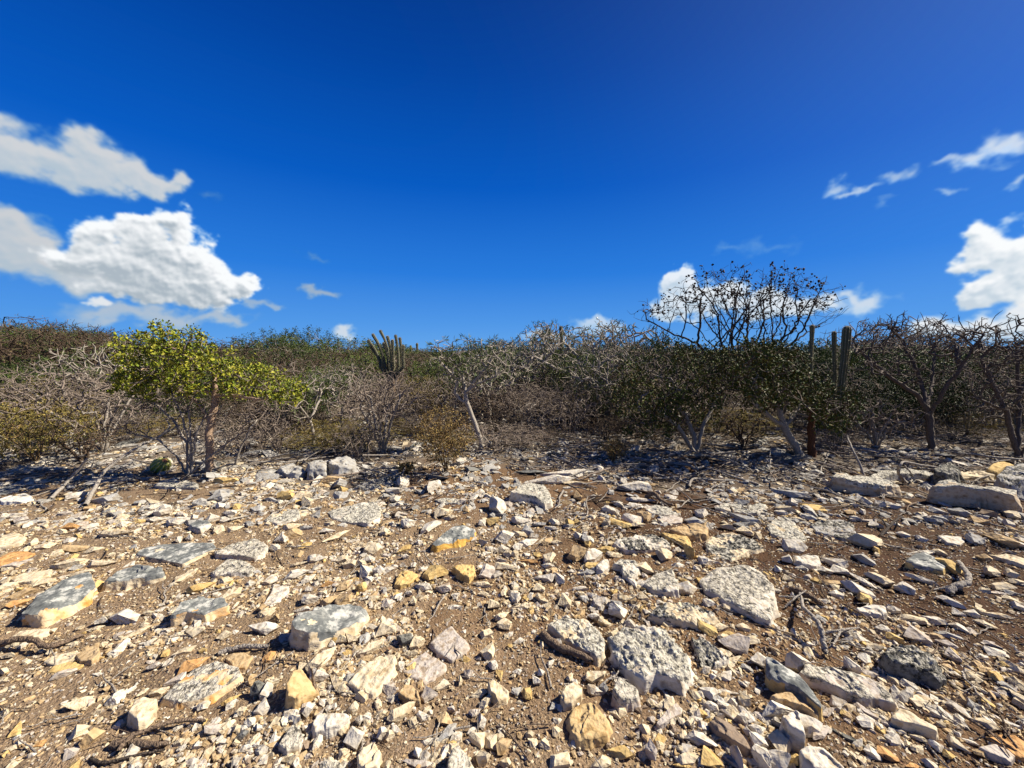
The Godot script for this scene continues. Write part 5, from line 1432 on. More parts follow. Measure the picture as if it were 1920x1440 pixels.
func cactus_column(a: Acc, sp: Acc, pts: PackedVector3Array, r: float, ribs: int, c1: Vector3, c2: Vector3, rng: RandomNumberGenerator, spines := true) -> void:
	# a ribbed column along pts with a rounded top
	var line := PackedVector3Array()
	var rad := PackedFloat32Array()
	var n := pts.size()
	for k in n - 1:
		for q in 4:
			line.append(pts[k].lerp(pts[k + 1], q / 4.0))
			rad.append(r * (0.9 + 0.1 * sin(k * 1.7 + q)))
	var tdir := (pts[n - 1] - pts[n - 2]).normalized()
	for q in 5:
		var f := q / 4.0
		line.append(pts[n - 1] + tdir * r * 1.2 * sin(f * PI * 0.5))
		rad.append(maxf(r * cos(f * PI * 0.5), 0.004))
	var m := line.size()
	var sides := ribs * 4
	var start := a.v.size()
	var u := tdir.cross(Vector3.FORWARD).normalized()
	for k in m:
		var t := (line[mini(k + 1, m - 1)] - line[maxi(k - 1, 0)]).normalized()
		u = (u - t * u.dot(t)).normalized()
		var w := t.cross(u)
		for s in sides:
			var g := TAU * s / sides
			var rib: float = [1.0, 0.9, 0.74, 0.9][s % 4]
			a.v.append(line[k] + (u * cos(g) + w * sin(g)) * rad[k] * rib)
			var col: Vector3 = c1 if s % 4 != 0 else c2
			var f := 1.0 + 0.2 * rough.get_noise_3d(line[k].x * 9.0, line[k].y * 9.0, g)
			a.c.append(Color(col.x * f, col.y * f, col.z * f))
			if spines and s % 4 == 0 and k < m - 1:
				for j in 3:
					var p := line[k].lerp(line[k + 1], rng.randf()) + (u * cos(g) + w * sin(g)) * rad[k] * 0.98
					for e in 4:
						var d := ((u * cos(g) + w * sin(g)) + rand_dir(rng) * 0.9).normalized()
						var ln := r * rng.randf_range(0.25, 0.6)
						var sd := d.cross(t).normalized() * 0.0016
						sp.v.append_array([p - sd, p + d * ln, p + sd])
						var nn := (2.0 * sd).cross(p + d * ln - (p - sd)).normalized()
						sp.n.append_array([nn, nn, nn])
	var base_i := a.i.size()
	for k in m - 1:
		for s in sides:
			var s2 := (s + 1) % sides
			var p := start + k * sides + s
			var p2 := start + k * sides + s2
			a.i.append_array([p, p + sides, p2, p2, p + sides, p2 + sides])
	var nn2 := PackedVector3Array()
	nn2.resize(a.v.size())
	for k in range(base_i, a.i.size(), 3):
		var p := a.i[k]
		var q := a.i[k + 1]
		var rr := a.i[k + 2]
		var f := (a.v[rr] - a.v[p]).cross(a.v[q] - a.v[p])
		nn2[p] += f
		nn2[q] += f
		nn2[rr] += f
	for k in range(start, a.v.size()): a.n.append(nn2[k].normalized())

func make_near_plants() -> void:
	var rng := RandomNumberGenerator.new()
	rng.seed = 101
	green_tree(rng)
	grey_shrub(rng)
	frangi_sapling(rng)
	big_frangi(rng)
	pod_tree(rng)
	dark_bush(rng)
	right_trees(rng)
	cacti(rng)
	low_shrubs()

func green_tree(rng: RandomNumberGenerator) -> void:
	var base := on_ground(393, 884)
	var dep := depth_of(base)
	var o := thing("green_tree", "small leafy tree with peach bark and bright yellow green crown", "tree", base)
	var limbs := [
		limb_px([[393, 888], [394, 850], [393, 815], [396, 795]], dep, base),
		limb_px([[396, 795], [384, 775], [374, 758]], dep, base),
		limb_px([[396, 795], [402, 765], [404, 740], [402, 705], [395, 670]], dep, base),
		limb_px([[404, 742], [372, 728], [350, 712], [320, 690, 0.2]], dep, base),
		limb_px([[404, 742], [440, 742, -0.1], [480, 748, -0.2], [520, 745, -0.2]], dep, base),
		limb_px([[374, 758], [330, 730, 0.3], [280, 700, 0.5]], dep, base),
		limb_px([[402, 705], [430, 690, 0.3], [470, 690, 0.4]], dep, base),
		limb_px([[395, 700], [350, 670, -0.2], [310, 640, -0.1]], dep, base)]
	var crown := [[240, 668, 45, 45], [300, 650, 55, 42], [345, 660, 60, 42], [250, 712, 48, 26], [300, 690, 60, 38], [405, 682, 55, 36], [450, 695, 48, 30], [500, 708, 42, 26], [540, 722, 26, 24], [300, 618, 18, 16], [366, 632, 22, 16], [265, 636, 18, 14], [330, 718, 60, 26], [470, 735, 50, 20], [228, 722, 32, 24], [350, 738, 45, 18], [425, 728, 45, 22], [275, 735, 40, 18], [520, 742, 45, 18], [552, 735, 24, 22]]
	var goals := ellipse_goals(crown, dep, 0.6, 700, 0.5, rng, base)
	var s := grow(limbs, goals, 0.08, 0.22, 0.15, rng)
	var tr := Acc.new()
	var tw := Acc.new()
	var lv := Acc.new()
	dress(s, tr, tw, 0.0036, 0.043, 0.011)
	for t in s.tips:
		var p := s.pos[t]
		if p.y < 0.75 or rng.randf() < 0.26: continue
		leaf_cluster(lv, p, Vector3(0, 0.4, 0), rng.randi_range(10, 28), 0.08, 0.044, 0.026, [Vector3(0.19, 0.21, 0.02), Vector3(0.13, 0.16, 0.018), Vector3(0.25, 0.25, 0.026), Vector3(0.09, 0.115, 0.018), Vector3(0.27, 0.25, 0.035)], rng)
	finish(o, tr, tw, lv, "peach", "mauve", "leaf", "crown")

func grey_shrub(rng: RandomNumberGenerator) -> void:
	var base := on_ground(352, 886)
	var dep := depth_of(base)
	var o := thing("bare_shrub", "many-stemmed leafless shrub with grey stems at the foot of the green tree", "shrub", base)
	var limbs := [
		limb_px([[350, 888], [330, 855], [295, 825], [240, 812, 0.1]], dep, base),
		limb_px([[350, 888], [352, 830], [322, 785], [285, 752, 0.1], [240, 745, 0.2]], dep, base),
		limb_px([[354, 888], [358, 840], [340, 780], [320, 730], [300, 680, -0.1], [287, 672, -0.1]], dep - 0.1, base),
		limb_px([[356, 888], [362, 830], [352, 770], [318, 742]], dep - 0.15, base),
		limb_px([[360, 886], [366, 820], [385, 775], [405, 750]], dep - 0.25, base),
		limb_px([[358, 886], [400, 850], [450, 815], [490, 795]], dep - 0.2, base),
		limb_px([[355, 888], [345, 840], [335, 800]], dep - 0.3, base),
		limb_px([[362, 886], [440, 870], [470, 800], [500, 770, 0.3]], dep, base)]
	var goals := ellipse_goals([[270, 770, 70, 40], [310, 745, 60, 60], [360, 770, 70, 60], [440, 790, 80, 50], [240, 800, 50, 30], [400, 830, 70, 30]], dep, 0.5, 620, 0.6, rng, base)
	var s := grow(limbs, goals, 0.08, 0.26, 0.1, rng)
	var tr := Acc.new()
	var tw := Acc.new()
	dress(s, tr, tw, 0.0038, 0.019, 0.009)
	finish(o, tr, tw, Acc.new(), "grey", "mauve", "leaf")

func frangi_sapling(rng: RandomNumberGenerator) -> void:
	var base := on_ground(906, 846)
	var dep := depth_of(base)
	var o := thing("frangipani_tree", "slender pale-trunked frangipani sapling beside the golden dry bush", "tree", base, "frangipani trees")
	var limbs := [
		limb_px([[906, 850], [898, 815], [885, 780], [876, 755], [873, 738]], dep, base),
		limb_px([[876, 757], [860, 748], [853, 735], [858, 712]], dep, base),
		limb_px([[873, 738], [890, 715], [912, 690], [925, 665]], dep, base),
		limb_px([[873, 738], [868, 705, 0.2], [850, 675, 0.3]], dep, base),
		limb_px([[873, 738], [895, 720, -0.25], [930, 705, -0.3]], dep, base),
		limb_px([[858, 712], [835, 690], [818, 665]], dep, base)]
	var goals := ellipse_goals([[880, 678, 62, 48], [930, 672, 38, 40], [835, 672, 36, 38]], dep, 0.5, 420, 0.35, rng, base)
	var s := grow(limbs, goals, 0.09, 0.16, 0.28, rng)
	var tr := Acc.new()
	var tw := Acc.new()
	var lv := Acc.new()
	dress(s, tr, tw, 0.006, 0.034, 0.015, 0.9)
	var k := 0
	for t in s.tips:
		frangi_tip(lv, s.pos[t], (s.pos[t] - s.pos[maxi(s.par[t], 0)]).normalized(), rng)
		k += 1
		if k % 40 == 0: flower(o, s.pos[t] + Vector3(0, 0.03, 0), rng)
	finish(o, tr, tw, lv, "pale", "frangi", "leaf")

var flower_mesh: ArrayMesh
func flower(o: Node3D, p: Vector3, rng: RandomNumberGenerator) -> void:
	if flower_mesh == null:
		var a := Acc.new()
		for k in 5:
			var g := TAU * k / 5.0
			leaf(a, Vector3.ZERO, Vector3(cos(g), 0.55, sin(g)).normalized(), Vector3.UP, 0.032, 0.022, Color.WHITE)
		flower_mesh = to_mesh([a])
	var f := part("flower", flower_mesh, M["flower"], o)
	f.position = p
	f.rotation = Vector3(rng.randf_range(-0.6, 0.6), rng.randf() * TAU, rng.randf_range(-0.6, 0.6))

func big_frangi(rng: RandomNumberGenerator) -> void:
	var base := on_ground(1104, 772)
	var dep := depth_of(base)
	var o := thing("frangipani_tree", "wide-spreading white-barked frangipani with many bare forked branches and white flowers", "tree", base, "frangipani trees")
	var limbs := [
		limb_px([[1104, 775], [1104, 745], [1102, 722], [1106, 700]], dep, base),
		limb_px([[1102, 722], [1075, 735, 0.2], [1030, 728, 0.2], [985, 722, 0.3], [950, 735]], dep, base),
		limb_px([[1102, 722], [1080, 705, -0.4], [1040, 690, -0.6], [1000, 668, -0.7]], dep, base),
		limb_px([[1106, 700], [1120, 680], [1112, 655], [1125, 640]], dep, base),
		limb_px([[1106, 712], [1140, 700, -0.3], [1165, 690, -0.4], [1185, 665, -0.3]], dep, base),
		limb_px([[1106, 700], [1085, 672, 0.5], [1060, 645, 0.8]], dep, base),
		limb_px([[1106, 700], [1140, 670, 0.6], [1150, 630, 0.8]], dep, base)]
	var goals := ellipse_goals([[1000, 680, 60, 42], [1060, 660, 70, 55], [1130, 645, 55, 55], [1170, 660, 36, 45], [1040, 705, 90, 34], [975, 700, 50, 30], [1020, 630, 36, 36]], dep, 1.3, 1000, 0.4, rng, base)
	var s := grow(limbs, goals, 0.13, 0.16, 0.28, rng)
	var tr := Acc.new()
	var tw := Acc.new()
	var lv := Acc.new()
	dress(s, tr, tw, 0.0085, 0.085, 0.018, 0.9)
	var k := 0
	for t in s.tips:
		frangi_tip(lv, s.pos[t], (s.pos[t] - s.pos[maxi(s.par[t], 0)]).normalized(), rng)
		k += 1
		if k % 50 == 0: flower(o, s.pos[t] + Vector3(0, 0.04, 0), rng)
	finish(o, tr, tw, lv, "pale", "frangi", "leaf")

func pod_tree(rng: RandomNumberGenerator) -> void:
	var dep := 8.2
	var g := at_depth(1395, 760, dep)
	var base := Vector3(g.x, ground_y(g.x, g.z), g.z)
	var o := thing("pod_tree", "tall leafless tree with fanned dark branches and brown seed pods behind the dark bush", "tree", base)
	var limbs := [[Vector3(0, -0.05, 0), at_depth(1395, 745, dep) - base]]
	var mains := []
	for u in [-0.95, -0.62, -0.38, -0.15, 0.06, 0.3, 0.58, 0.92]:
		var z := rng.randf_range(-0.7, 0.7)
		var top := 484.0 + 88.0 * pow(absf(u), 1.6) + rng.randf() * 30.0
		var line := [[1395, 745, 0.0], [1394 + u * 45, 690, z * 0.2], [1393 + u * 98 + rng.randf_range(-8, 8), 645, z * 0.5], [1390 + u * 145 + rng.randf_range(-14, 14), lerpf(645, top, 0.42), z * 0.8], [1385 + u * 178 + rng.randf_range(-18, 18), lerpf(645, top, 0.75), z], [1385 + u * 205 + rng.randf_range(-10, 10), top, z]]
		mains.append(line)
		limbs.append(limb_px(line, dep, base))
	for k in 56:                                  # side limbs, each leaving a main one and bending upwards
		var line: Array = mains[rng.randi() % mains.size()]
		var j := rng.randi_range(1, 3)
		var f := rng.randf()
		var sx := lerpf(line[j][0], line[j + 1][0], f)
		var sy := lerpf(line[j][1], line[j + 1][1], f)
		var sz := lerpf(line[j][2], line[j + 1][2], f)
		var tx := clampf(sx + rng.randf_range(-85, 85), 1178, 1592)
		var ty := 492.0 + 80.0 * pow(absf(tx - 1388.0) / 205.0, 1.7) + rng.randf() * 60.0
		if ty > sy - 25.0: ty = sy - 25.0 - rng.randf() * 15.0
		var tz := sz + rng.randf_range(-0.5, 0.5)
		limbs.append(limb_px([[sx, sy, sz], [lerpf(sx, tx, 0.5) + rng.randf_range(-10, 10), lerpf(sy, ty, 0.35), lerpf(sz, tz, 0.4)], [lerpf(sx, tx, 0.85) + rng.randf_range(-8, 8), lerpf(sy, ty, 0.72), tz], [tx, ty, tz]], dep, base))
	var goals := ellipse_goals([[1370, 545, 90, 58], [1450, 545, 85, 60], [1300, 565, 75, 45], [1230, 585, 55, 28], [1530, 560, 60, 50], [1420, 600, 130, 45]], dep, 0.8, 1700, 0.6, rng, base)
	var s := grow(limbs, goals, 0.1, 0.42, 0.1, rng)
	var tr := Acc.new()
	var tw := Acc.new()
	var pods := Acc.new()
	dress(s, tr, tw, 0.0038, 0.065, 0.011)
	for t in s.tips:
		var p := s.pos[t]
		var high := p.y > 1.7 + rng.randf() * 1.0
		if not high or rng.randf() < 0.78: continue
		for k in rng.randi_range(1, 3):
			pod(pods, p + rand_dir(rng) * 0.05, rng)
	finish(o, tr, tw, pods, "dark", "dark", "pod", "seed_pods")

func pod(a: Acc, p: Vector3, rng: RandomNumberGenerator) -> void:
	# a small lobed capsule: an eight-sided lump
	var b := Basis.from_euler(Vector3(rng.randf() * 6.0, rng.randf() * 6.0, rng.randf() * 6.0)) * Basis.from_scale(Vector3(0.022, 0.034, 0.026) * rng.randf_range(0.6, 1.1))
	var ring := []
	for s in 5: ring.append(p + b * Vector3(cos(TAU * s / 5), 0.12 * (s % 2), sin(TAU * s / 5)))
	for s in 5:
		for e in [1, -1]:
			var q: Vector3 = p + b * Vector3(0, e, 0)
			var t := [q, ring[s], ring[(s + 1) % 5]] if e > 0 else [q, ring[(s + 1) % 5], ring[s]]
			var n: Vector3 = (t[2] - t[0]).cross(t[1] - t[0]).normalized()
			if n.dot((t[0] + t[1] + t[2]) / 3.0 - p) < 0.0:
				t = [t[0], t[2], t[1]]
				n = -n
			for v in t:
				a.v.append(v)
				a.n.append(n)
				a.c.append(Color.WHITE)

func dark_bush(rng: RandomNumberGenerator) -> void:
	var specs := [
		[1305, 848, "dense dark green bush casting black shade beside the small golden tuft",
			[[[1305, 850], [1300, 815], [1285, 780], [1260, 745]], [[1308, 850], [1318, 800], [1340, 755, 0.2], [1365, 720, 0.3]], [[1305, 848], [1270, 800, -0.3], [1225, 765, -0.3]], [[1318, 848], [1350, 815, -0.3], [1380, 790, -0.2]]],
			[[1200, 745, 52, 55], [1250, 725, 62, 62], [1310, 705, 66, 66], [1355, 690, 46, 50], [1230, 790, 66, 32], [1300, 765, 60, 40], [1180, 700, 30, 34], [1270, 660, 60, 22]], 760],
		[1500, 858, "dense dark green bush on a leaning grey trunk below the column cacti",
			[[[1505, 862], [1488, 830], [1470, 800], [1462, 770]], [[1470, 800], [1430, 770, -0.1], [1395, 735]], [[1470, 800], [1500, 765, 0.2], [1545, 745, 0.3]], [[1462, 770], [1455, 720, 0.2], [1440, 685, 0.2]]],
			[[1400, 695, 60, 50], [1455, 680, 62, 46], [1500, 720, 62, 52], [1555, 765, 62, 42], [1440, 740, 60, 36], [1590, 780, 40, 34], [1420, 655, 50, 26]], 800]]
	for sp in specs:
		var base := on_ground(sp[0], sp[1])
		var dep := depth_of(base)
		var o := thing("dark_bush", sp[2], "bush", base, "dark leafy bushes")
		var limbs := []
		for l in sp[3]: limbs.append(limb_px(l, dep, base))
		var goals := ellipse_goals(sp[4], dep, 0.85, sp[5], 0.35, rng, base, 0.18)
		var s := grow(limbs, goals, 0.09, 0.25, 0.15, rng)
		var tr := Acc.new()
		var tw := Acc.new()
		var lv := Acc.new()
		dress(s, tr, tw, 0.0045, 0.05, 0.012)
		for t in s.tips:
			if patch.get_noise_3d(s.pos[t].x * 2.2 + sp[0], s.pos[t].y * 2.2, s.pos[t].z * 2.2) < -0.06: continue
			leaf_cluster(lv, s.pos[t], Vector3(0, 0.3, 0), rng.randi_range(8, 28), 0.11, 0.046, 0.026, [Vector3(0.042, 0.062, 0.014), Vector3(0.06, 0.078, 0.016), Vector3(0.085, 0.09, 0.017), Vector3(0.09, 0.065, 0.02)], rng)
		finish(o, tr, tw, lv, "grey", "bare", "gloss", "crown")

func right_trees(rng: RandomNumberGenerator) -> void:
	var specs := [
		[1746, 846, "bare_tree", "leafless tree with a dark forked trunk and arching pale-lit limbs behind the boulder row", 0.045, 0.0048, 1000, 0.9,
			[[[1747, 850], [1744, 810], [1742, 780], [1738, 765]], [[1738, 765], [1715, 735], [1690, 720], [1655, 698], [1620, 665], [1600, 640]], [[1738, 765], [1728, 720, 0.2], [1712, 680, 0.3], [1690, 640, 0.4], [1665, 610, 0.4]], [[1742, 780], [1770, 735, -0.2], [1800, 690, -0.3], [1830, 645, -0.4], [1865, 600, -0.5], [1880, 582, -0.5]], [[1738, 765], [1750, 715, 0.4], [1752, 660, 0.6], [1735, 610, 0.7], [1725, 585, 0.7]], [[1800, 690], [1790, 650, 0.3], [1770, 610, 0.4]], [[1742, 775], [1700, 768, -0.3], [1660, 755, -0.4]]],
			[[1660, 625, 60, 42], [1710, 625, 62, 46], [1770, 625, 60, 44], [1640, 680, 50, 40], [1800, 660, 62, 50], [1850, 630, 44, 40], [1720, 690, 70, 40]]],
		[1912, 862, "bare_tree", "thin leafless tree with several dark stems at the edge of the picture", 0.038, 0.005, 700, 0.8,
			[[[1912, 866], [1900, 820], [1885, 770], [1860, 720], [1840, 670]], [[1912, 866], [1908, 800, 0.2], [1912, 730, 0.3], [1905, 650, 0.3], [1890, 600, 0.3]], [[1915, 866], [1935, 800], [1955, 730], [1985, 660]], [[1885, 770], [1850, 755, -0.3], [1810, 742, -0.4]], [[1912, 730], [1950, 690], [1960, 640], [1950, 600]]],
			[[1860, 690, 56, 50], [1910, 640, 56, 58], [1960, 640, 60, 60], [1850, 760, 50, 40], [1930, 740, 60, 50]]]]
	for sp in specs:
		var base := on_ground(sp[0], sp[1])
		var dep := depth_of(base)
		var o := thing(sp[2], sp[3], "tree", base, "leafless trees")
		var limbs := []
		for l in sp[8]: limbs.append(limb_px(l, dep, base))
		var goals := ellipse_goals(sp[9], dep, sp[7], sp[6], 0.4, rng, base, 0.2)
		var s := grow(limbs, goals, 0.08, 0.3, 0.12, rng)
		var tr := Acc.new()
		var tw := Acc.new()
		dress(s, tr, tw, sp[5], sp[4], 0.014, 0.4)
		finish(o, tr, tw, Acc.new(), "bare", "bare", "leaf")

func cactus_thing(called: String, label: String, base: Vector3, arms: Array, ribs: int, rng: RandomNumberGenerator, c1: Vector3, c2: Vector3, group := "column cacti") -> Node3D:
	var o := thing(called, label, "cactus", base, group)
	for arm in arms:
		var a := Acc.new()
		var sp := Acc.new()
		var pts := PackedVector3Array()
		for p in arm[0]: pts.append(p - base)
		cactus_column(a, sp, pts, arm[1], ribs, c1, c2, rng)
		var st := part("stem", to_mesh([a]), M["cactus"], o)
		part("spines", to_mesh([sp]), M["spine"], st)
	return o

func cacti(rng: RandomNumberGenerator) -> void:
	var g1 := Vector3(0.075, 0.078, 0.038)
	var g2 := Vector3(0.22, 0.19, 0.11)
	# candelabra
	var gb := at_depth(737, 760, 8.4)
	var base := Vector3(gb.x, ground_y(gb.x, gb.z), gb.z)
	var dep := 8.4
	var arms := []
	for t in [[692, 640, 712, 674], [697, 652, 715, 684], [700, 629, 717, 664], [707, 640, 721, 676], [714, 622, 727, 654], [720, 645, 729, 676], [727, 633, 734, 662], [736, 640, 737, 672], [742, 631, 747, 664], [750, 636, 753, 668], [756, 650, 756, 676]]:
		var z := rng.randf_range(-0.3, 0.3)
		arms.append([[at_depth(733 + (t[2] - 733) * 0.4, 704, dep), at_depth(t[2] + 1, 688, dep + z * 0.6), at_depth(t[2], t[3], dep + z), at_depth(lerpf(t[2], t[0], 0.45), lerpf(t[3], t[1], 0.55), dep + z * 1.2), at_depth(t[0], t[1], dep + z * 1.3)], 0.033])
	var o := cactus_thing("candelabra_cactus", "many-armed candelabra cactus rising from the bare thicket", base, arms, 8, rng, Vector3(0.06, 0.064, 0.035), Vector3(0.2, 0.185, 0.12), "")
	var tr := Acc.new()
	for t in [[-0.07, 0.0], [0.04, 0.06], [0.12, -0.05]]:
		tube(tr, PackedVector3Array([Vector3(t[0] * 0.4, -0.05, t[1]), Vector3(t[0], 0.5, t[1]), at_depth(733 + t[0] * 80.0, 700, dep) - base]), PackedFloat32Array([0.05, 0.042, 0.036]), 9)
	part("trunk", to_mesh([tr]), M["bark_wood"], o)
	# three columns behind the dark bush, the first on a dead brown trunk
	var d := depth_of(on_ground(1522, 856))
	var b1 := on_ground(1522, 856)
	var c1 := cactus_thing("column_cactus", "thin column cactus standing on a rotten brown trunk", b1, [[[at_depth(1520, 775, d), at_depth(1519, 720, d), at_depth(1521, 660, d), at_depth(1523, 614, d)], 0.031]], 8, rng, g1, g2)
	var ta := Acc.new()
	var tp := PackedVector3Array()
	var trr := PackedFloat32Array()
	for k in 9:
		var f := k / 8.0
		tp.append(at_depth(lerpf(1522, 1520, f) + 1.5 * sin(k * 2.3), lerpf(858, 768, f), d) - b1)
		trr.append(0.052 - 0.012 * f + 0.006 * sin(k * 1.9))
	tube(ta, tp, trr, 10)
	part("trunk", to_mesh([ta]), M["bark_rotten"], c1)
	for q in [[1564, 626, 1566, 700, 0.036, "short column cactus with a dead reddish side, middle of three", 6.4], [1588, 620, 1578, 724, 0.062, "thickest column cactus, leaning, lit pale along its edge", 6.1]]:
		var dd: float = q[6]
		var gg := at_depth(q[2] - 6.0, 800, dd)
		var bb := Vector3(gg.x, ground_y(gg.x, gg.z), gg.z)
		cactus_thing("column_cactus", q[5], bb, [[[bb + Vector3(0, -0.05, 0), bb.lerp(at_depth(q[2], q[3], dd), 0.5), at_depth(q[2], q[3], dd), at_depth(lerpf(q[2], q[0], 0.6), lerpf(q[3], q[1], 0.5), dd), at_depth(q[0], q[1], dd)], q[4]]], 9, rng, g1, g2)
	# two slim ones among the frangipani, and two far off
	for q in [[1052, 616, 1056, 690, 0.05, "slim column cactus poking out of the wide frangipani", 9.5], [782, 646, 784, 690, 0.09, "distant column cactus on the skyline behind the candelabra", 26.0], [770, 650, 772, 690, 0.08, "shorter distant column cactus on the skyline behind the candelabra", 26.5]]:
		var dd: float = q[6]
		var gg := at_depth(q[2], 700, dd)
		var bb := Vector3(gg.x, ground_y(gg.x, gg.z), gg.z)
		cactus_thing("column_cactus", q[5], bb, [[[bb, bb.lerp(at_depth(q[0], q[1], dd), 0.5), at_depth(q[0], q[1], dd)], q[4]]], 8, rng, g1, g2)
	# barrel cactus
	var gbase := on_ground(302, 884)
	var bo := thing("barrel_cactus", "small round ribbed green barrel cactus lying tilted on the ground", "cactus", gbase)
	var a := Acc.new()
	var sp := Acc.new()
	var ax := Vector3(0.62, 0.55, 0.2).normalized()
	var u := ax.cross(Vector3.UP).normalized()
	var w := ax.cross(u)
	var ribs := 12
	var sides := ribs * 4
	var c0 := Vector3(0, 0.085, 0)
	for k in 15:
		var th := PI * k / 14.0
		for s in sides:
			var g := TAU * s / sides
			var rib: float = [1.0, 0.93, 0.8, 0.93][s % 4]
			var rr := sin(th) * 0.115 * rib
			var dv := u * cos(g) + w * sin(g)
			a.v.append(c0 - ax * cos(th) * 0.135 + dv * rr)
			var cc: Vector3 = Vector3(0.19, 0.23, 0.045) if s % 4 != 0 else Vector3(0.42, 0.38, 0.12)
			if k > 12: cc = Vector3(0.26, 0.11, 0.06)
			a.c.append(Color(cc.x, cc.y, cc.z))
			if s % 4 == 0 and k > 1 and k < 13:
				for e in 6:
					var dd := (dv + rand_dir(rng) * 0.8).normalized()
					var p := c0 - ax * cos(th) * 0.135 + dv * rr
					var sd := dd.cross(ax).normalized() * 0.001
					sp.v.append_array([p - sd, p + dd * 0.035, p + sd])
					var nn := (2.0 * sd).cross(p + dd * 0.035 - (p - sd)).normalized()
					sp.n.append_array([nn, nn, nn])
	for k in 14:
		for s in sides:
			var s2 := (s + 1) % sides
			var p := k * sides + s
			var p2 := k * sides + s2
			a.i.append_array([p, p + sides, p2, p2, p + sides, p2 + sides])
	smooth_normals(a)
	bo.scale = Vector3.ONE * 0.88
	var body := part("stem", to_mesh([a]), M["cactus"], bo)
	part("spines", to_mesh([sp]), M["spine"], body)

func low_shrubs() -> void:
	# [kind, name, label, px, py of its base, width px, top py, goals]
	var list := [
		["gold", "dry_bush", "golden brown dry bush in front of the slender frangipani sapling", 833, 888, 118, 762, 520],
		["gold", "dry_bush", "small golden tuft of dry twigs at the edge of the black shade", 1148, 866, 62, 822, 150],
		["gold", "dry_bush", "tiny reddish dry tuft just in front of the golden brown bush", 760, 888, 40, 866, 80],
		["twig", "dry_bush", "reddish grey leafless twig bush beside the three grey boulders", 668, 862, 130, 790, 320],
		["bare", "bare_shrub", "grey leafless shrub with a short dark stem left of the golden bush", 716, 850, 200, 690, 560],
		["twig", "dry_bush", "dull red twig bush below the candelabra cactus", 775, 800, 110, 712, 380],
		["twig", "dry_bush", "brown twig bush at the foot of the wide frangipani", 1065, 818, 140, 748, 420],
		["twig", "dry_bush", "low dark twig bush beside the slender sapling's foot", 985, 838, 110, 792, 260],
		["yellow", "yellow_bush", "yellow flowering dry bush at the edge of the picture", 62, 866, 200, 748, 560],
		["brown", "brown_bush", "low brown bush in front of the yellow dry bush", 150, 868, 130, 790, 320],
		["bare", "bare_shrub", "spreading leafless shrub between the yellow bush and the green tree", 190, 846, 280, 690, 560],
		["frangi", "frangipani_tree", "thin frangipani with white trunk behind the three grey boulders", 586, 840, 130, 700, 60],
		["twig", "dry_bush", "pinkish twig thicket behind the three grey boulders", 520, 850, 150, 745, 460],
		["twig", "dry_bush", "brown twig thicket right behind the green tree's trunk", 455, 846, 160, 770, 420],
		["brown", "brown_bush", "dark brown shrub in the shade between the two dark bushes", 1390, 838, 110, 770, 240],
		["twig", "dry_bush", "reddish dead scrub below the column cacti", 1560, 846, 90, 792, 200],
		["bare", "bare_shrub", "low leafless shrub between the leaning trunk and the forked trunk", 1640, 836, 150, 740, 380],
		["bare", "bare_shrub", "leafless shrub beside the big frangipani's trunk, half behind the dark bush", 1180, 806, 150, 690, 420]]
	var k := 0
	for e in list:
		k += 1
		var base := on_ground(e[3], e[4])
		var dep := depth_of(base)
		var r: float = e[5] * 0.5 / 720.0 * dep
		var h: float = maxf(at_depth(e[3], e[6], dep).y - base.y, 0.1)
		shrub_thing(e[0], e[1], e[2], "tree" if e[0] == "frangi" else "bush", "frangipani trees" if e[0] == "frangi" else "dry shrubs", base, r, h, 300 + k, e[7])

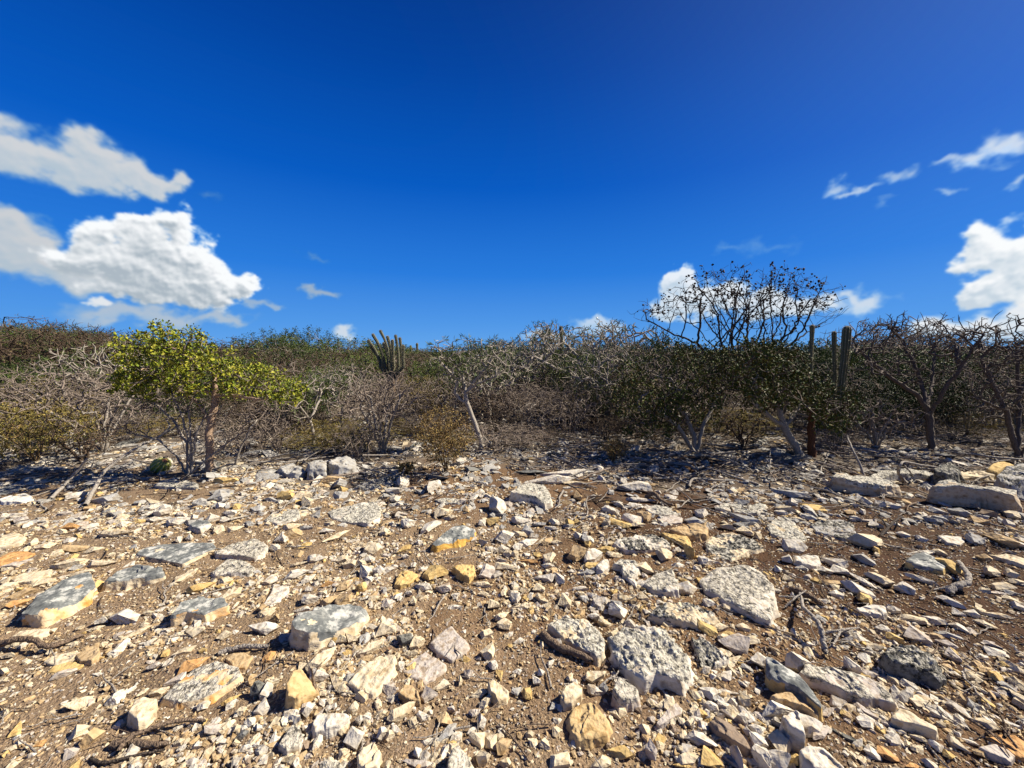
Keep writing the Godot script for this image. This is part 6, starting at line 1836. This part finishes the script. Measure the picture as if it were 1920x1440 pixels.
func make_far_plants() -> void:
	var kinds := {}
	var sd := 900
	for kk in [["bare", 3, 800], ["brown", 3, 1000], ["green", 2, 420], ["dark", 2, 420], ["frangi", 3, 300], ["yellow", 1, 520], ["twig", 2, 700]]:
		kinds[kk[0]] = []
		for j in kk[1]:
			sd += 1
			kinds[kk[0]].append(shrub(kk[0], 1.0, 1.6, sd, kk[2]))
	var protos := {}
	for kd in kinds:
		protos[kd] = []
		for d in kinds[kd]:
			var meshes := []
			meshes.append(to_mesh([d[0]]) if d[0].v.size() > 0 else null)
			meshes.append(to_mesh([d[1]]))
			meshes.append(to_mesh([d[2]]) if d[2].v.size() > 0 else null)
			protos[kd].append([meshes, d[3], d[4], d[5]])
	# [kind, px, depth, width m, top py, label]
	var list := [
		["brown", 20, 10.5, 4.4, 588, "tall brown thicket at the far edge, beside the clouds' foot"],
		["brown", 95, 11.5, 4.0, 592, "tall brown thicket crown with a ragged top above a pale dead limb"],
		["brown", 165, 12.0, 3.6, 604, "brown thicket crown thinning out towards the green tree"],
		["green", 30, 9.0, 1.8, 690, "low yellowish green bush under the tall brown thicket"],
		["yellow", 120, 8.4, 2.0, 700, "dusty yellow bush behind the spreading leafless shrub"],
		["bare", 110, 7.4, 2.4, 672, "pale leafless shrub behind the yellow dry bush"],
		["frangi", 190, 8.2, 1.9, 640, "pale frangipani behind the green tree's leafy side"],
		["bare", 260, 7.6, 2.2, 690, "leafless shrub hidden behind the green tree's crown"],
		["brown", 410, 10.5, 2.6, 632, "brown leafless thicket rising behind the green tree"],
		["brown", 475, 11.0, 2.8, 628, "brown thicket with wispy top beside the green tree"],
		["brown", 640, 11.5, 2.8, 640, "brown thicket between the distant dark tree and the candelabra"],
		["dark", 520, 17.0, 3.0, 618, "distant dark green tree crown on the skyline"],
		["dark", 578, 18.0, 3.4, 614, "larger distant dark green crown on the skyline"],
		["green", 600, 8.0, 1.6, 690, "olive green bush beside the thin white-trunked frangipani"],
		["bare", 560, 8.6, 2.2, 672, "grey leafless shrub behind the thin white-trunked frangipani"],
		["brown", 540, 9.4, 2.3, 652, "dense brown thicket below the distant dark tree"],
		["bare", 660, 8.8, 2.0, 668, "grey leafless shrub beside the candelabra cactus"],
		["green", 690, 12.0, 2.2, 662, "green bush just behind the candelabra cactus"],
		["brown", 800, 12.5, 3.0, 658, "brown thicket on the skyline behind the sapling"],
		["yellow", 790, 7.9, 1.3, 702, "yellowish dry bush behind the dull red twig bush"],
		["green", 830, 10.0, 2.0, 668, "green bush behind the slender sapling's crown"],
		["frangi", 955, 9.0, 2.2, 640, "frangipani with spiky green tips between sapling and wide frangipani"],
		["frangi", 985, 11.0, 2.6, 628, "frangipani behind the wide frangipani's low limb"],
		["green", 1000, 13.0, 2.8, 644, "green bush on the skyline behind the spiky frangipani"],
		["bare", 960, 7.4, 1.7, 712, "grey leafless shrub below the spiky frangipani"],
		["bare", 1030, 8.2, 1.9, 704, "pale leafless shrub tangled under the wide frangipani"],
		["frangi", 1040, 12.5, 2.8, 604, "tall frangipani with white flowers behind the wide one"],
		["frangi", 1170, 10.5, 2.8, 600, "grey frangipani crown beside the leafless pod tree"],
		["bare", 1195, 9.0, 2.2, 622, "grey leafless shrub in front of the pod tree's low branches"],
		["green", 1240, 8.4, 1.6, 628, "rounded yellow green bush under the pod tree's long branch"],
		["green", 1090, 14.0, 3.0, 646, "green bush far behind the wide frangipani"],
		["dark", 1330, 8.0, 1.9, 652, "dark bush behind the first dense dark green bush"],
		["dark", 1470, 8.0, 2.2, 644, "dark bush behind the leaning grey trunk"],
		["green", 1150, 7.6, 1.5, 712, "olive bush in the shade of the wide frangipani"],
		["green", 1530, 9.0, 2.2, 640, "green bush behind the thin column cactus"],
		["green", 1625, 8.2, 2.2, 650, "olive green bush behind the leafless tree's arching limb"],
		["green", 1700, 8.6, 2.4, 648, "olive green bush behind the forked trunk's crown"],
		["dark", 1680, 7.4, 2.0, 690, "dark olive bush behind the forked dark trunk"],
		["green", 1790, 8.4, 2.2, 652, "yellowish olive bush right behind the leafless tree"],
		["yellow", 1895, 9.0, 2.2, 668, "bright yellow green bush at the edge behind thin stems"],
		["dark", 1850, 8.0, 1.8, 700, "dark bush behind the thin stems at the edge"],
		["bare", 1620, 10.5, 2.6, 592, "fine-twigged leafless crown behind the column cacti"],
		["bare", 1690, 11.0, 2.8, 590, "fine-twigged leafless crown behind the arching limbs"],
		["bare", 1790, 10.5, 2.8, 600, "grey leafless crown behind the leafless tree's top"],
		["brown", 1900, 11.0, 3.0, 640, "dark brown thicket at the edge of the picture"],
		["bare", 735, 7.6, 1.5, 690, "pale leafless bush hiding the candelabra cactus's foot"],
		["bare", 700, 7.0, 1.5, 698, "grey leafless shrub in front of the candelabra cactus"],
		["frangi", 640, 7.2, 1.3, 680, "small frangipani between the thin white trunk and the candelabra"],
		["green", 560, 7.2, 1.2, 712, "small olive bush behind the pinkish twig thicket"],
		["brown", 480, 7.4, 1.6, 700, "brown shrub behind the green tree's right limb"],
		["green", 440, 8.6, 1.8, 668, "olive bush showing above the green tree's right limb"],
		["bare", 520, 6.8, 1.4, 712, "leafless shrub just behind the pinkish twig thicket"],
		["dark", 330, 7.8, 1.8, 720, "dark bush behind the many-stemmed grey shrub"],
		["bare", 40, 7.0, 2.0, 700, "leafless shrub behind the yellow dry bush at the edge"],
		["dark", 90, 9.4, 2.0, 668, "dark bush below the tall brown thicket"],
		["frangi", 915, 8.0, 1.9, 662, "frangipani just behind the slender sapling"],
		["bare", 890, 9.2, 2.0, 676, "leafless bush behind the slender sapling's trunk"],
		["bare", 845, 7.6, 1.6, 694, "leafless shrub behind the golden brown bush"],
		["brown", 930, 7.0, 1.4, 728, "low brown shrub beside the slender sapling's trunk"],
		["bare", 1010, 9.6, 2.2, 668, "leafless bush filling the gap behind the wide frangipani's limb"],
		["green", 1075, 9.0, 1.8, 664, "olive bush right behind the wide frangipani's trunk"],
		["bare", 1000, 7.0, 1.5, 724, "grey tangle of branches under the wide frangipani"],
		["bare", 1080, 7.2, 1.5, 716, "grey leafless tangle in front of the wide frangipani's trunk"],
		["bare", 1130, 8.6, 1.8, 680, "leafless bush beside the wide frangipani's trunk"],
		["frangi", 1140, 7.6, 1.9, 650, "frangipani leaning in front of the wide one"],
		["bare", 1230, 7.0, 1.7, 668, "leafless shrub sticking out of the first dark bush"],
		["bare", 1350, 7.0, 1.6, 676, "leafless shrub between the two dense dark bushes"],
		["dark", 1600, 7.0, 1.6, 700, "dark leafy bush beside the thickest column cactus"],
		["bare", 1560, 7.2, 1.5, 676, "leafless shrub around the column cacti"],
		["dark", 1760, 7.2, 1.8, 684, "dark olive bush behind the arching limbs"],
		["bare", 1830, 6.8, 1.7, 668, "leafless shrub crossing the arching limbs"],
		["dark", 1920, 7.6, 1.8, 680, "dark bush at the edge behind the end boulder"],
		["bare", 1880, 7.4, 1.8, 690, "leafless shrub between the forked trunk and the edge stems"]]
	var rng := RandomNumberGenerator.new()
	rng.seed = 77
	var nm := {"bare": "bare_shrub", "brown": "brown_bush", "green": "green_bush", "dark": "dark_bush", "frangi": "frangipani_tree", "yellow": "yellow_bush", "twig": "dry_bush"}
	var first := {}
	for e in list:
		var kd: String = e[0]
		var j := rng.randi() % (protos[kd] as Array).size()
		var pr: Array = protos[kd][j]
		var g := at_depth(e[1], 720, e[2])
		var base := Vector3(g.x, ground_y(g.x, g.z), g.z)
		var h: float = maxf(at_depth(e[1], e[4], e[2]).y - base.y, 0.5)
		var o: Node3D
		var key := kd + str(j)
		if not first.has(key):
			o = thing(nm[kd], e[5], "", base, "scrub behind the stony ground")
			if pr[0][0]: part("trunk", pr[0][0], M["bark_" + pr[1]], o)
			part("twigs", pr[0][1], M["bark_" + pr[2]], o)
			if pr[0][2]: part("leaves", pr[0][2], M[pr[3]], o)
			first[key] = o
		else:
			o = first[key].duplicate()
			o.name = numbered(nm[kd])
			add_child(o)
		tag(o, e[5], "tree" if kd == "frangi" else "bush", "scrub behind the stony ground")
		o.position = base
		var w: float = e[3] * 0.5
		o.scale = Vector3(w, h / 1.6, w)
		o.rotation.y = rng.randf() * TAU
	# the scrub beyond, one mass to the skyline
	var mix := ["brown", "bare", "brown", "dark", "green", "brown", "dark", "green", "bare", "dark"]
	var xf := {}
	var tries := 0
	var placed := 0
	while placed < 900 and tries < 6000:
		tries += 1
		var z := -12.5 - 75.0 * pow(rng.randf(), 1.3)
		var x := rng.randf_range(-1.0, 1.0) * (absf(z) * 1.5 + 4.0)
		var kd: String = mix[rng.randi() % mix.size()]
		var j := rng.randi() % (protos[kd] as Array).size()
		var key := kd + ":" + str(j)
		if not xf.has(key): xf[key] = []
		var hgt := rng.randf_range(0.7, 1.45) * 1.45 + patch.get_noise_2d(x * 0.1, z * 0.1) * 0.4
		var wid := rng.randf_range(1.1, 1.9)
		var y := ground_y(x, z)
		xf[key].append(Transform3D(Basis(Vector3.UP, rng.randf() * TAU) * Basis.from_scale(Vector3(wid, hgt / 1.6, wid)), Vector3(x, y, z)))
		placed += 1
	for k in 90:                                  # the same scrub goes on to both sides
		var z := -5.5 - 8.0 * rng.randf()
		var x := (absf(z) * 1.45 + 1.6 + 9.0 * rng.randf()) * (1.0 if k % 2 == 0 else -1.0)
		var kd: String = mix[rng.randi() % mix.size()]
		var key := kd + ":" + str(rng.randi() % (protos[kd] as Array).size())
		if not xf.has(key): xf[key] = []
		var wid := rng.randf_range(0.8, 1.5)
		xf[key].append(Transform3D(Basis(Vector3.UP, rng.randf() * TAU) * Basis.from_scale(Vector3(wid, rng.randf_range(0.8, 1.15), wid)), Vector3(x, ground_y(x, z), z)))
	var under := {}
	var un := 0
	while un < 240:
		var z := -5.6 - 8.0 * rng.randf()
		var x := rng.randf_range(-1.0, 1.0) * (absf(z) * 1.4 + 2.0)
		if patch.get_noise_2d(x * 0.6 + 5.0, z * 0.6) < -0.12: continue
		un += 1
		var kd: String = ["twig", "brown", "bare", "brown", "yellow", "bare"][rng.randi() % 6]
		var key := kd + ":" + str(rng.randi() % (protos[kd] as Array).size())
		if not under.has(key): under[key] = []
		var hgt := rng.randf_range(0.25, 0.75) * (0.7 if z > -7.0 else 1.0)
		var wid := rng.randf_range(0.4, 0.9)
		under[key].append(Transform3D(Basis(Vector3.UP, rng.randf() * TAU) * Basis.from_scale(Vector3(wid, hgt / 1.6, wid)), Vector3(x, ground_y(x, z), z)))
	bush_mass(under, protos, "undergrowth", "low tangled dry undergrowth between the bushes", "undergrowth")
	bush_mass(xf, protos, "far_scrub", "far-off scrub of bare and green bushes reaching to the skyline", "scrub")

func bush_mass(xf: Dictionary, protos: Dictionary, called: String, label: String, category: String) -> void:
	for key in xf:
		var kd: String = key.split(":")[0]
		var pr: Array = protos[kd][int(key.split(":")[1])]
		var am := ArrayMesh.new()
		var k := 0
		for q in 3:
			if pr[0][q] == null: continue
			am.add_surface_from_arrays(Mesh.PRIMITIVE_TRIANGLES, (pr[0][q] as ArrayMesh).surface_get_arrays(0))
			am.surface_set_material(k, M["bark_" + pr[1]] if q == 0 else M["bark_" + pr[2]] if q == 1 else M[pr[3]])
			k += 1
		stuff(called, label, category, am, null, xf[key], [])

# ------------------------------------------------------------------ dead wood
func branch_thing(called: String, label: String, lines: Array, mat_: String) -> void:
	# lines: [[px, py, height above the soil] ...], radius start, radius end
	var first: Array = lines[0][0][0]
	var base := on_ground(first[0], first[1])
	var o := thing(called, label, "branch", base, "dead wood on the ground")
	var sd := hash(label) % 1000
	for l in lines:
		var pts := PackedVector3Array()
		for q in l[0]: pts.append(on_ground(q[0], q[1], q[2] if q.size() > 2 else 0.01) - base)
		var fine := PackedVector3Array()
		var rad := PackedFloat32Array()
		var n := pts.size()
		for k in n - 1:
			var p0 := pts[maxi(k - 1, 0)]
			var p3 := pts[mini(k + 2, n - 1)]
			for s in 6:
				fine.append(pts[k].cubic_interpolate(pts[k + 1], p0, p3, s / 6.0))
		fine.append(pts[n - 1])
		for k in fine.size():
			var f := float(k) / (fine.size() - 1)
			rad.append(lerpf(l[1], l[2], f) * (1.0 + 0.25 * rough.get_noise_2d(k * 0.9 + sd, sd)))
			fine[k] += Vector3(rough.get_noise_2d(k * 0.7, sd), rough.get_noise_2d(sd, k * 0.7) * 0.5, rough.get_noise_2d(k * 0.7 + 50.0, sd)) * l[1] * 0.6
		rad[rad.size() - 1] *= 0.5
		var a := Acc.new()
		tube(a, fine, rad, 8)
		for k in a.v.size():
			a.v[k] += a.n[k] * rough.get_noise_3d(a.v[k].x * 30.0, a.v[k].y * 30.0 + sd, a.v[k].z * 30.0) * l[1] * 0.14
		part("limb", to_mesh([a]), M["bark_" + mat_], o)

func make_wood() -> void:
	branch_thing("fallen_branch", "long bleached dead branch propped up beside the barrel cactus", [[[[160, 948, 0.02], [180, 910, 0.12], [203, 878, 0.25], [255, 840, 0.42], [300, 818, 0.5], [340, 795, 0.6]], 0.02, 0.01], [[[300, 818, 0.5], [318, 800, 0.6], [310, 785, 0.65]], 0.012, 0.006]], "bleached")
	branch_thing("fallen_branch", "short bleached dead branch leaning at the far left of the soil", [[[[95, 935, 0.02], [125, 905, 0.1], [148, 880, 0.22], [165, 858, 0.35]], 0.017, 0.01]], "bleached")
	branch_thing("fallen_branch", "rotting grey stick lying along the pitted slab", [[[[1018, 1190, 0.015], [1045, 1212, 0.02], [1080, 1225, 0.02], [1112, 1240, 0.02]], 0.022, 0.014]], "wood")
	branch_thing("fallen_branch", "curved brown stick lying beside a white oval stone", [[[[208, 1398, 0.012], [240, 1392, 0.014], [280, 1396, 0.014], [318, 1392, 0.01]], 0.018, 0.008]], "wood")
	branch_thing("fallen_branch", "long straight tan stick crossing the curved brown stick", [[[[222, 1408, 0.02], [245, 1382, 0.035], [300, 1360, 0.03], [345, 1350, 0.02], [385, 1352, 0.012]], 0.009, 0.006]], "wood")
	branch_thing("fallen_branch", "thin bent dark stick below the white oval stone", [[[[170, 1422, 0.01], [195, 1430, 0.012], [250, 1418, 0.012], [310, 1405, 0.01]], 0.007, 0.004]], "dark")
	branch_thing("fallen_branch", "grey knotty stick touching the loaf block's shadow", [[[[412, 1224, 0.015], [440, 1216, 0.02], [470, 1212, 0.025], [505, 1212, 0.02]], 0.014, 0.01]], "grey")
	branch_thing("fallen_branch", "curved pale stick under the bright white slab", [[[[-10, 1212, 0.02], [25, 1200, 0.05], [55, 1198, 0.05], [90, 1212, 0.03], [130, 1200, 0.02], [155, 1190, 0.01]], 0.018, 0.008]], "wood")
	branch_thing("bleached_root", "bleached bent root beside the yellow humped rock", [[[[1780, 1112, 0.02], [1795, 1098, 0.05], [1815, 1092, 0.06], [1816, 1080, 0.07], [1805, 1062, 0.06], [1796, 1052, 0.05]], 0.02, 0.012], [[[1795, 1098, 0.05], [1770, 1102, 0.02], [1750, 1106, 0.01]], 0.012, 0.005]], "bleached")
	branch_thing("bleached_root", "twisted white root standing in the boulder row", [[[[1698, 905, 0.02], [1690, 895, 0.1], [1684, 882, 0.2], [1688, 872, 0.28], [1696, 866, 0.3], [1730, 872, 0.25], [1760, 876, 0.2]], 0.018, 0.006], [[[1694, 872, 0.28], [1706, 884, 0.16], [1714, 896, 0.04]], 0.01, 0.005]], "bleached")
	branch_thing("bleached_root", "grey upright root bending over behind the long pink slab", [[[[1546, 1222, 0.02], [1543, 1198, 0.06], [1536, 1172, 0.1], [1520, 1152, 0.1], [1505, 1138, 0.06]], 0.014, 0.009], [[[1505, 1138, 0.06], [1500, 1110, 0.03], [1488, 1095, 0.02]], 0.009, 0.004]], "bleached")
	branch_thing("fallen_branch", "forked pale twigs on the soil behind the long pink slab", [[[[1548, 1186, 0.02], [1575, 1182, 0.04], [1612, 1176, 0.03]], 0.008, 0.004], [[[1575, 1183, 0.04], [1570, 1195, 0.03], [1562, 1208, 0.02]], 0.006, 0.004]], "bleached")
	branch_thing("fallen_branch", "dark brown rotten log piece beside the big white slab", [[[[1482, 1104, 0.02], [1505, 1112, 0.03], [1525, 1122, 0.03], [1542, 1134, 0.02]], 0.02, 0.014]], "wood")
	branch_thing("fallen_branch", "thin crossed pale twigs beside the big white slab", [[[[1460, 1118, 0.03], [1490, 1120, 0.04], [1516, 1124, 0.02]], 0.005, 0.003], [[[1472, 1138, 0.01], [1490, 1122, 0.05], [1512, 1106, 0.06]], 0.006, 0.003]], "bleached")
	branch_thing("fallen_branch", "dark curled branch in front of the boulder row", [[[[1650, 1005, 0.01], [1665, 990, 0.04], [1680, 975, 0.06], [1692, 968, 0.04]], 0.012, 0.006], [[[1665, 990, 0.04], [1655, 975, 0.06], [1640, 962, 0.05]], 0.008, 0.004], [[[1676, 995, 0.0], [1682, 982, 0.05], [1680, 975, 0.06]], 0.007, 0.005]], "dark")
	branch_thing("fallen_branch", "grey dead branch lying in the dark bush's shade", [[[[1255, 868, 0.03], [1290, 872, 0.05], [1305, 878, 0.06], [1330, 872, 0.04]], 0.022, 0.012], [[[1300, 865, 0.15], [1310, 885, 0.02]], 0.012, 0.01]], "bleached")
	branch_thing("fallen_branch", "forked grey driftwood in front of the shaded ground", [[[[1292, 912, 0.02], [1300, 898, 0.05], [1330, 900, 0.03], [1380, 902, 0.02]], 0.016, 0.008]], "grey")
	branch_thing("fallen_branch", "dark brown knotted stump piece near the narrow white slab", [[[[1212, 932, 0.02], [1226, 925, 0.08], [1240, 938, 0.04], [1262, 948, 0.01]], 0.026, 0.014]], "wood")
	branch_thing("fallen_branch", "thin dead pole leaning up near the leaning grey trunk", [[[[1622, 898, 0.0], [1612, 870, 0.15], [1598, 842, 0.3], [1588, 815, 0.42]], 0.014, 0.009]], "bleached")
	branch_thing("fallen_branch", "tangle of dead twigs behind the tan boulder chips", [[[[730, 965, 0.01], [770, 952, 0.05], [775, 935, 0.07], [768, 925, 0.06]], 0.009, 0.005], [[[720, 975, 0.02], [760, 972, 0.03], [800, 968, 0.02]], 0.008, 0.005], [[[722, 960, 0.03], [740, 950, 0.05], [790, 945, 0.03], [830, 925, 0.02]], 0.008, 0.004]], "wood")
	branch_thing("fallen_branch", "thin brown twig curving over the soil near the loaf block", [[[[565, 1030, 0.008], [600, 1018, 0.012], [640, 1008, 0.01], [660, 1006, 0.006]], 0.005, 0.003]], "wood")
	# loose twigs and dead leaves
	var rng := RandomNumberGenerator.new()
	rng.seed = 61
	var tw := []
	for v in 4:
		var a := Acc.new()
		var p := Vector3(-0.5, 0, 0)
		var pts := PackedVector3Array([p])
		var rr := PackedFloat32Array([0.03])
		for k in 5:
			p += Vector3(0.2, rng.randf_range(-0.03, 0.04), rng.randf_range(-0.07, 0.07))
			pts.append(p)
			rr.append(0.028 - 0.004 * k)
		tube(a, pts, rr, 4)
		if v % 2 == 0: tube(a, PackedVector3Array([pts[2], pts[2] + Vector3(0.16, 0.05, 0.14), pts[2] + Vector3(0.28, 0.04, 0.3)]), PackedFloat32Array([0.018, 0.014, 0.008]), 3)
		tw.append(to_mesh([a]))
	for v in 4:
		var xf := []
		var n := 900
		for k in n:
			var z := -1.0 - 8.0 * rng.randf()
			var half := 1.2 + absf(z) * 1.4
			var x := rng.randf_range(-half, half)
			if x < 0.9 + 0.5 * (z + 3.0) and rng.randf() < 0.62: continue
			var ln := rng.randf_range(0.05, 0.26) if z > -3.5 else rng.randf_range(0.1, 0.5)
			var th := ln * rng.randf_range(0.5, 1.0)
			var b := Basis(Vector3.UP, rng.randf() * TAU).rotated(Vector3.RIGHT, rng.randf_range(-0.12, 0.12)) * Basis.from_scale(Vector3(ln, th, th))
			xf.append(Transform3D(b, Vector3(x, ground_y(x, z) + 0.012 + rough.get_noise_2d(x * 2.6, z * 2.6) * 0.016, z)))
		stuff("twig_litter", "loose dead twigs lying over the stony soil", "twigs", tw[v], M["bark_" + ["wood", "grey", "bleached", "brown"][v]], xf, [])
	for v in 4:                                   # a heavier tangle of dead sticks at the foot of the scrub
		var xf := []
		for k in 420:
			var z := -4.3 - 3.6 * rng.randf()
			var half := 1.2 + absf(z) * 1.4
			var x := rng.randf_range(-half, half)
			if patch.get_noise_2d(x * 0.9 + 33.0, z * 0.9) < -0.1: continue
			var ln := rng.randf_range(0.15, 0.75)
			var th := ln * rng.randf_range(0.4, 0.8)
			var b := Basis(Vector3.UP, rng.randf() * TAU).rotated(Vector3.RIGHT, rng.randf_range(-0.2, 0.2)).rotated(Vector3.BACK, rng.randf_range(-0.2, 0.2)) * Basis.from_scale(Vector3(ln, th, th))
			xf.append(Transform3D(b, Vector3(x, ground_y(x, z) + 0.02 + 0.07 * ln * rng.randf(), z)))
		stuff("twig_litter", "loose dead twigs lying over the stony soil", "twigs", tw[v], M["bark_" + ["grey", "bleached", "mauve", "grey"][v]], xf, [])
	var la := Acc.new()
	leaf(la, Vector3.ZERO, Vector3(0.9, 0.2, 0.1).normalized(), Vector3.UP, 1.0, 0.5, Color.WHITE)
	var lx := []
	var lc := []
	for k in 16000:
		var z := -1.2 - 8.5 * pow(rng.randf(), 0.75)
		var half := 1.2 + absf(z) * 1.4
		var x := rng.randf_range(-half, half)
		var dens := patch.get_noise_2d(x * 1.4 + 70.0, z * 1.4) + clampf(x * 0.12, -0.2, 0.25) + clampf((-z - 3.4) * 0.2, -0.15, 0.3)
		if dens < 0.0: continue
		var s := rng.randf_range(0.012, 0.035)
		var b := Basis.from_euler(Vector3(rng.randf_range(-0.5, 0.5), rng.randf() * TAU, rng.randf_range(-0.5, 0.5))) * Basis.from_scale(Vector3.ONE * s)
		lx.append(Transform3D(b, Vector3(x, ground_y(x, z) + 0.008 + rough.get_noise_2d(x * 2.6, z * 2.6) * 0.016, z)))
		var f := rng.randf_range(0.5, 1.2)
		lc.append(Color(0.17 * f, 0.09 * f, 0.05 * f))
	stuff("leaf_litter", "small dead brown leaves lying between the stones", "leaves", to_mesh([la]), M["dry"], lx, lc)
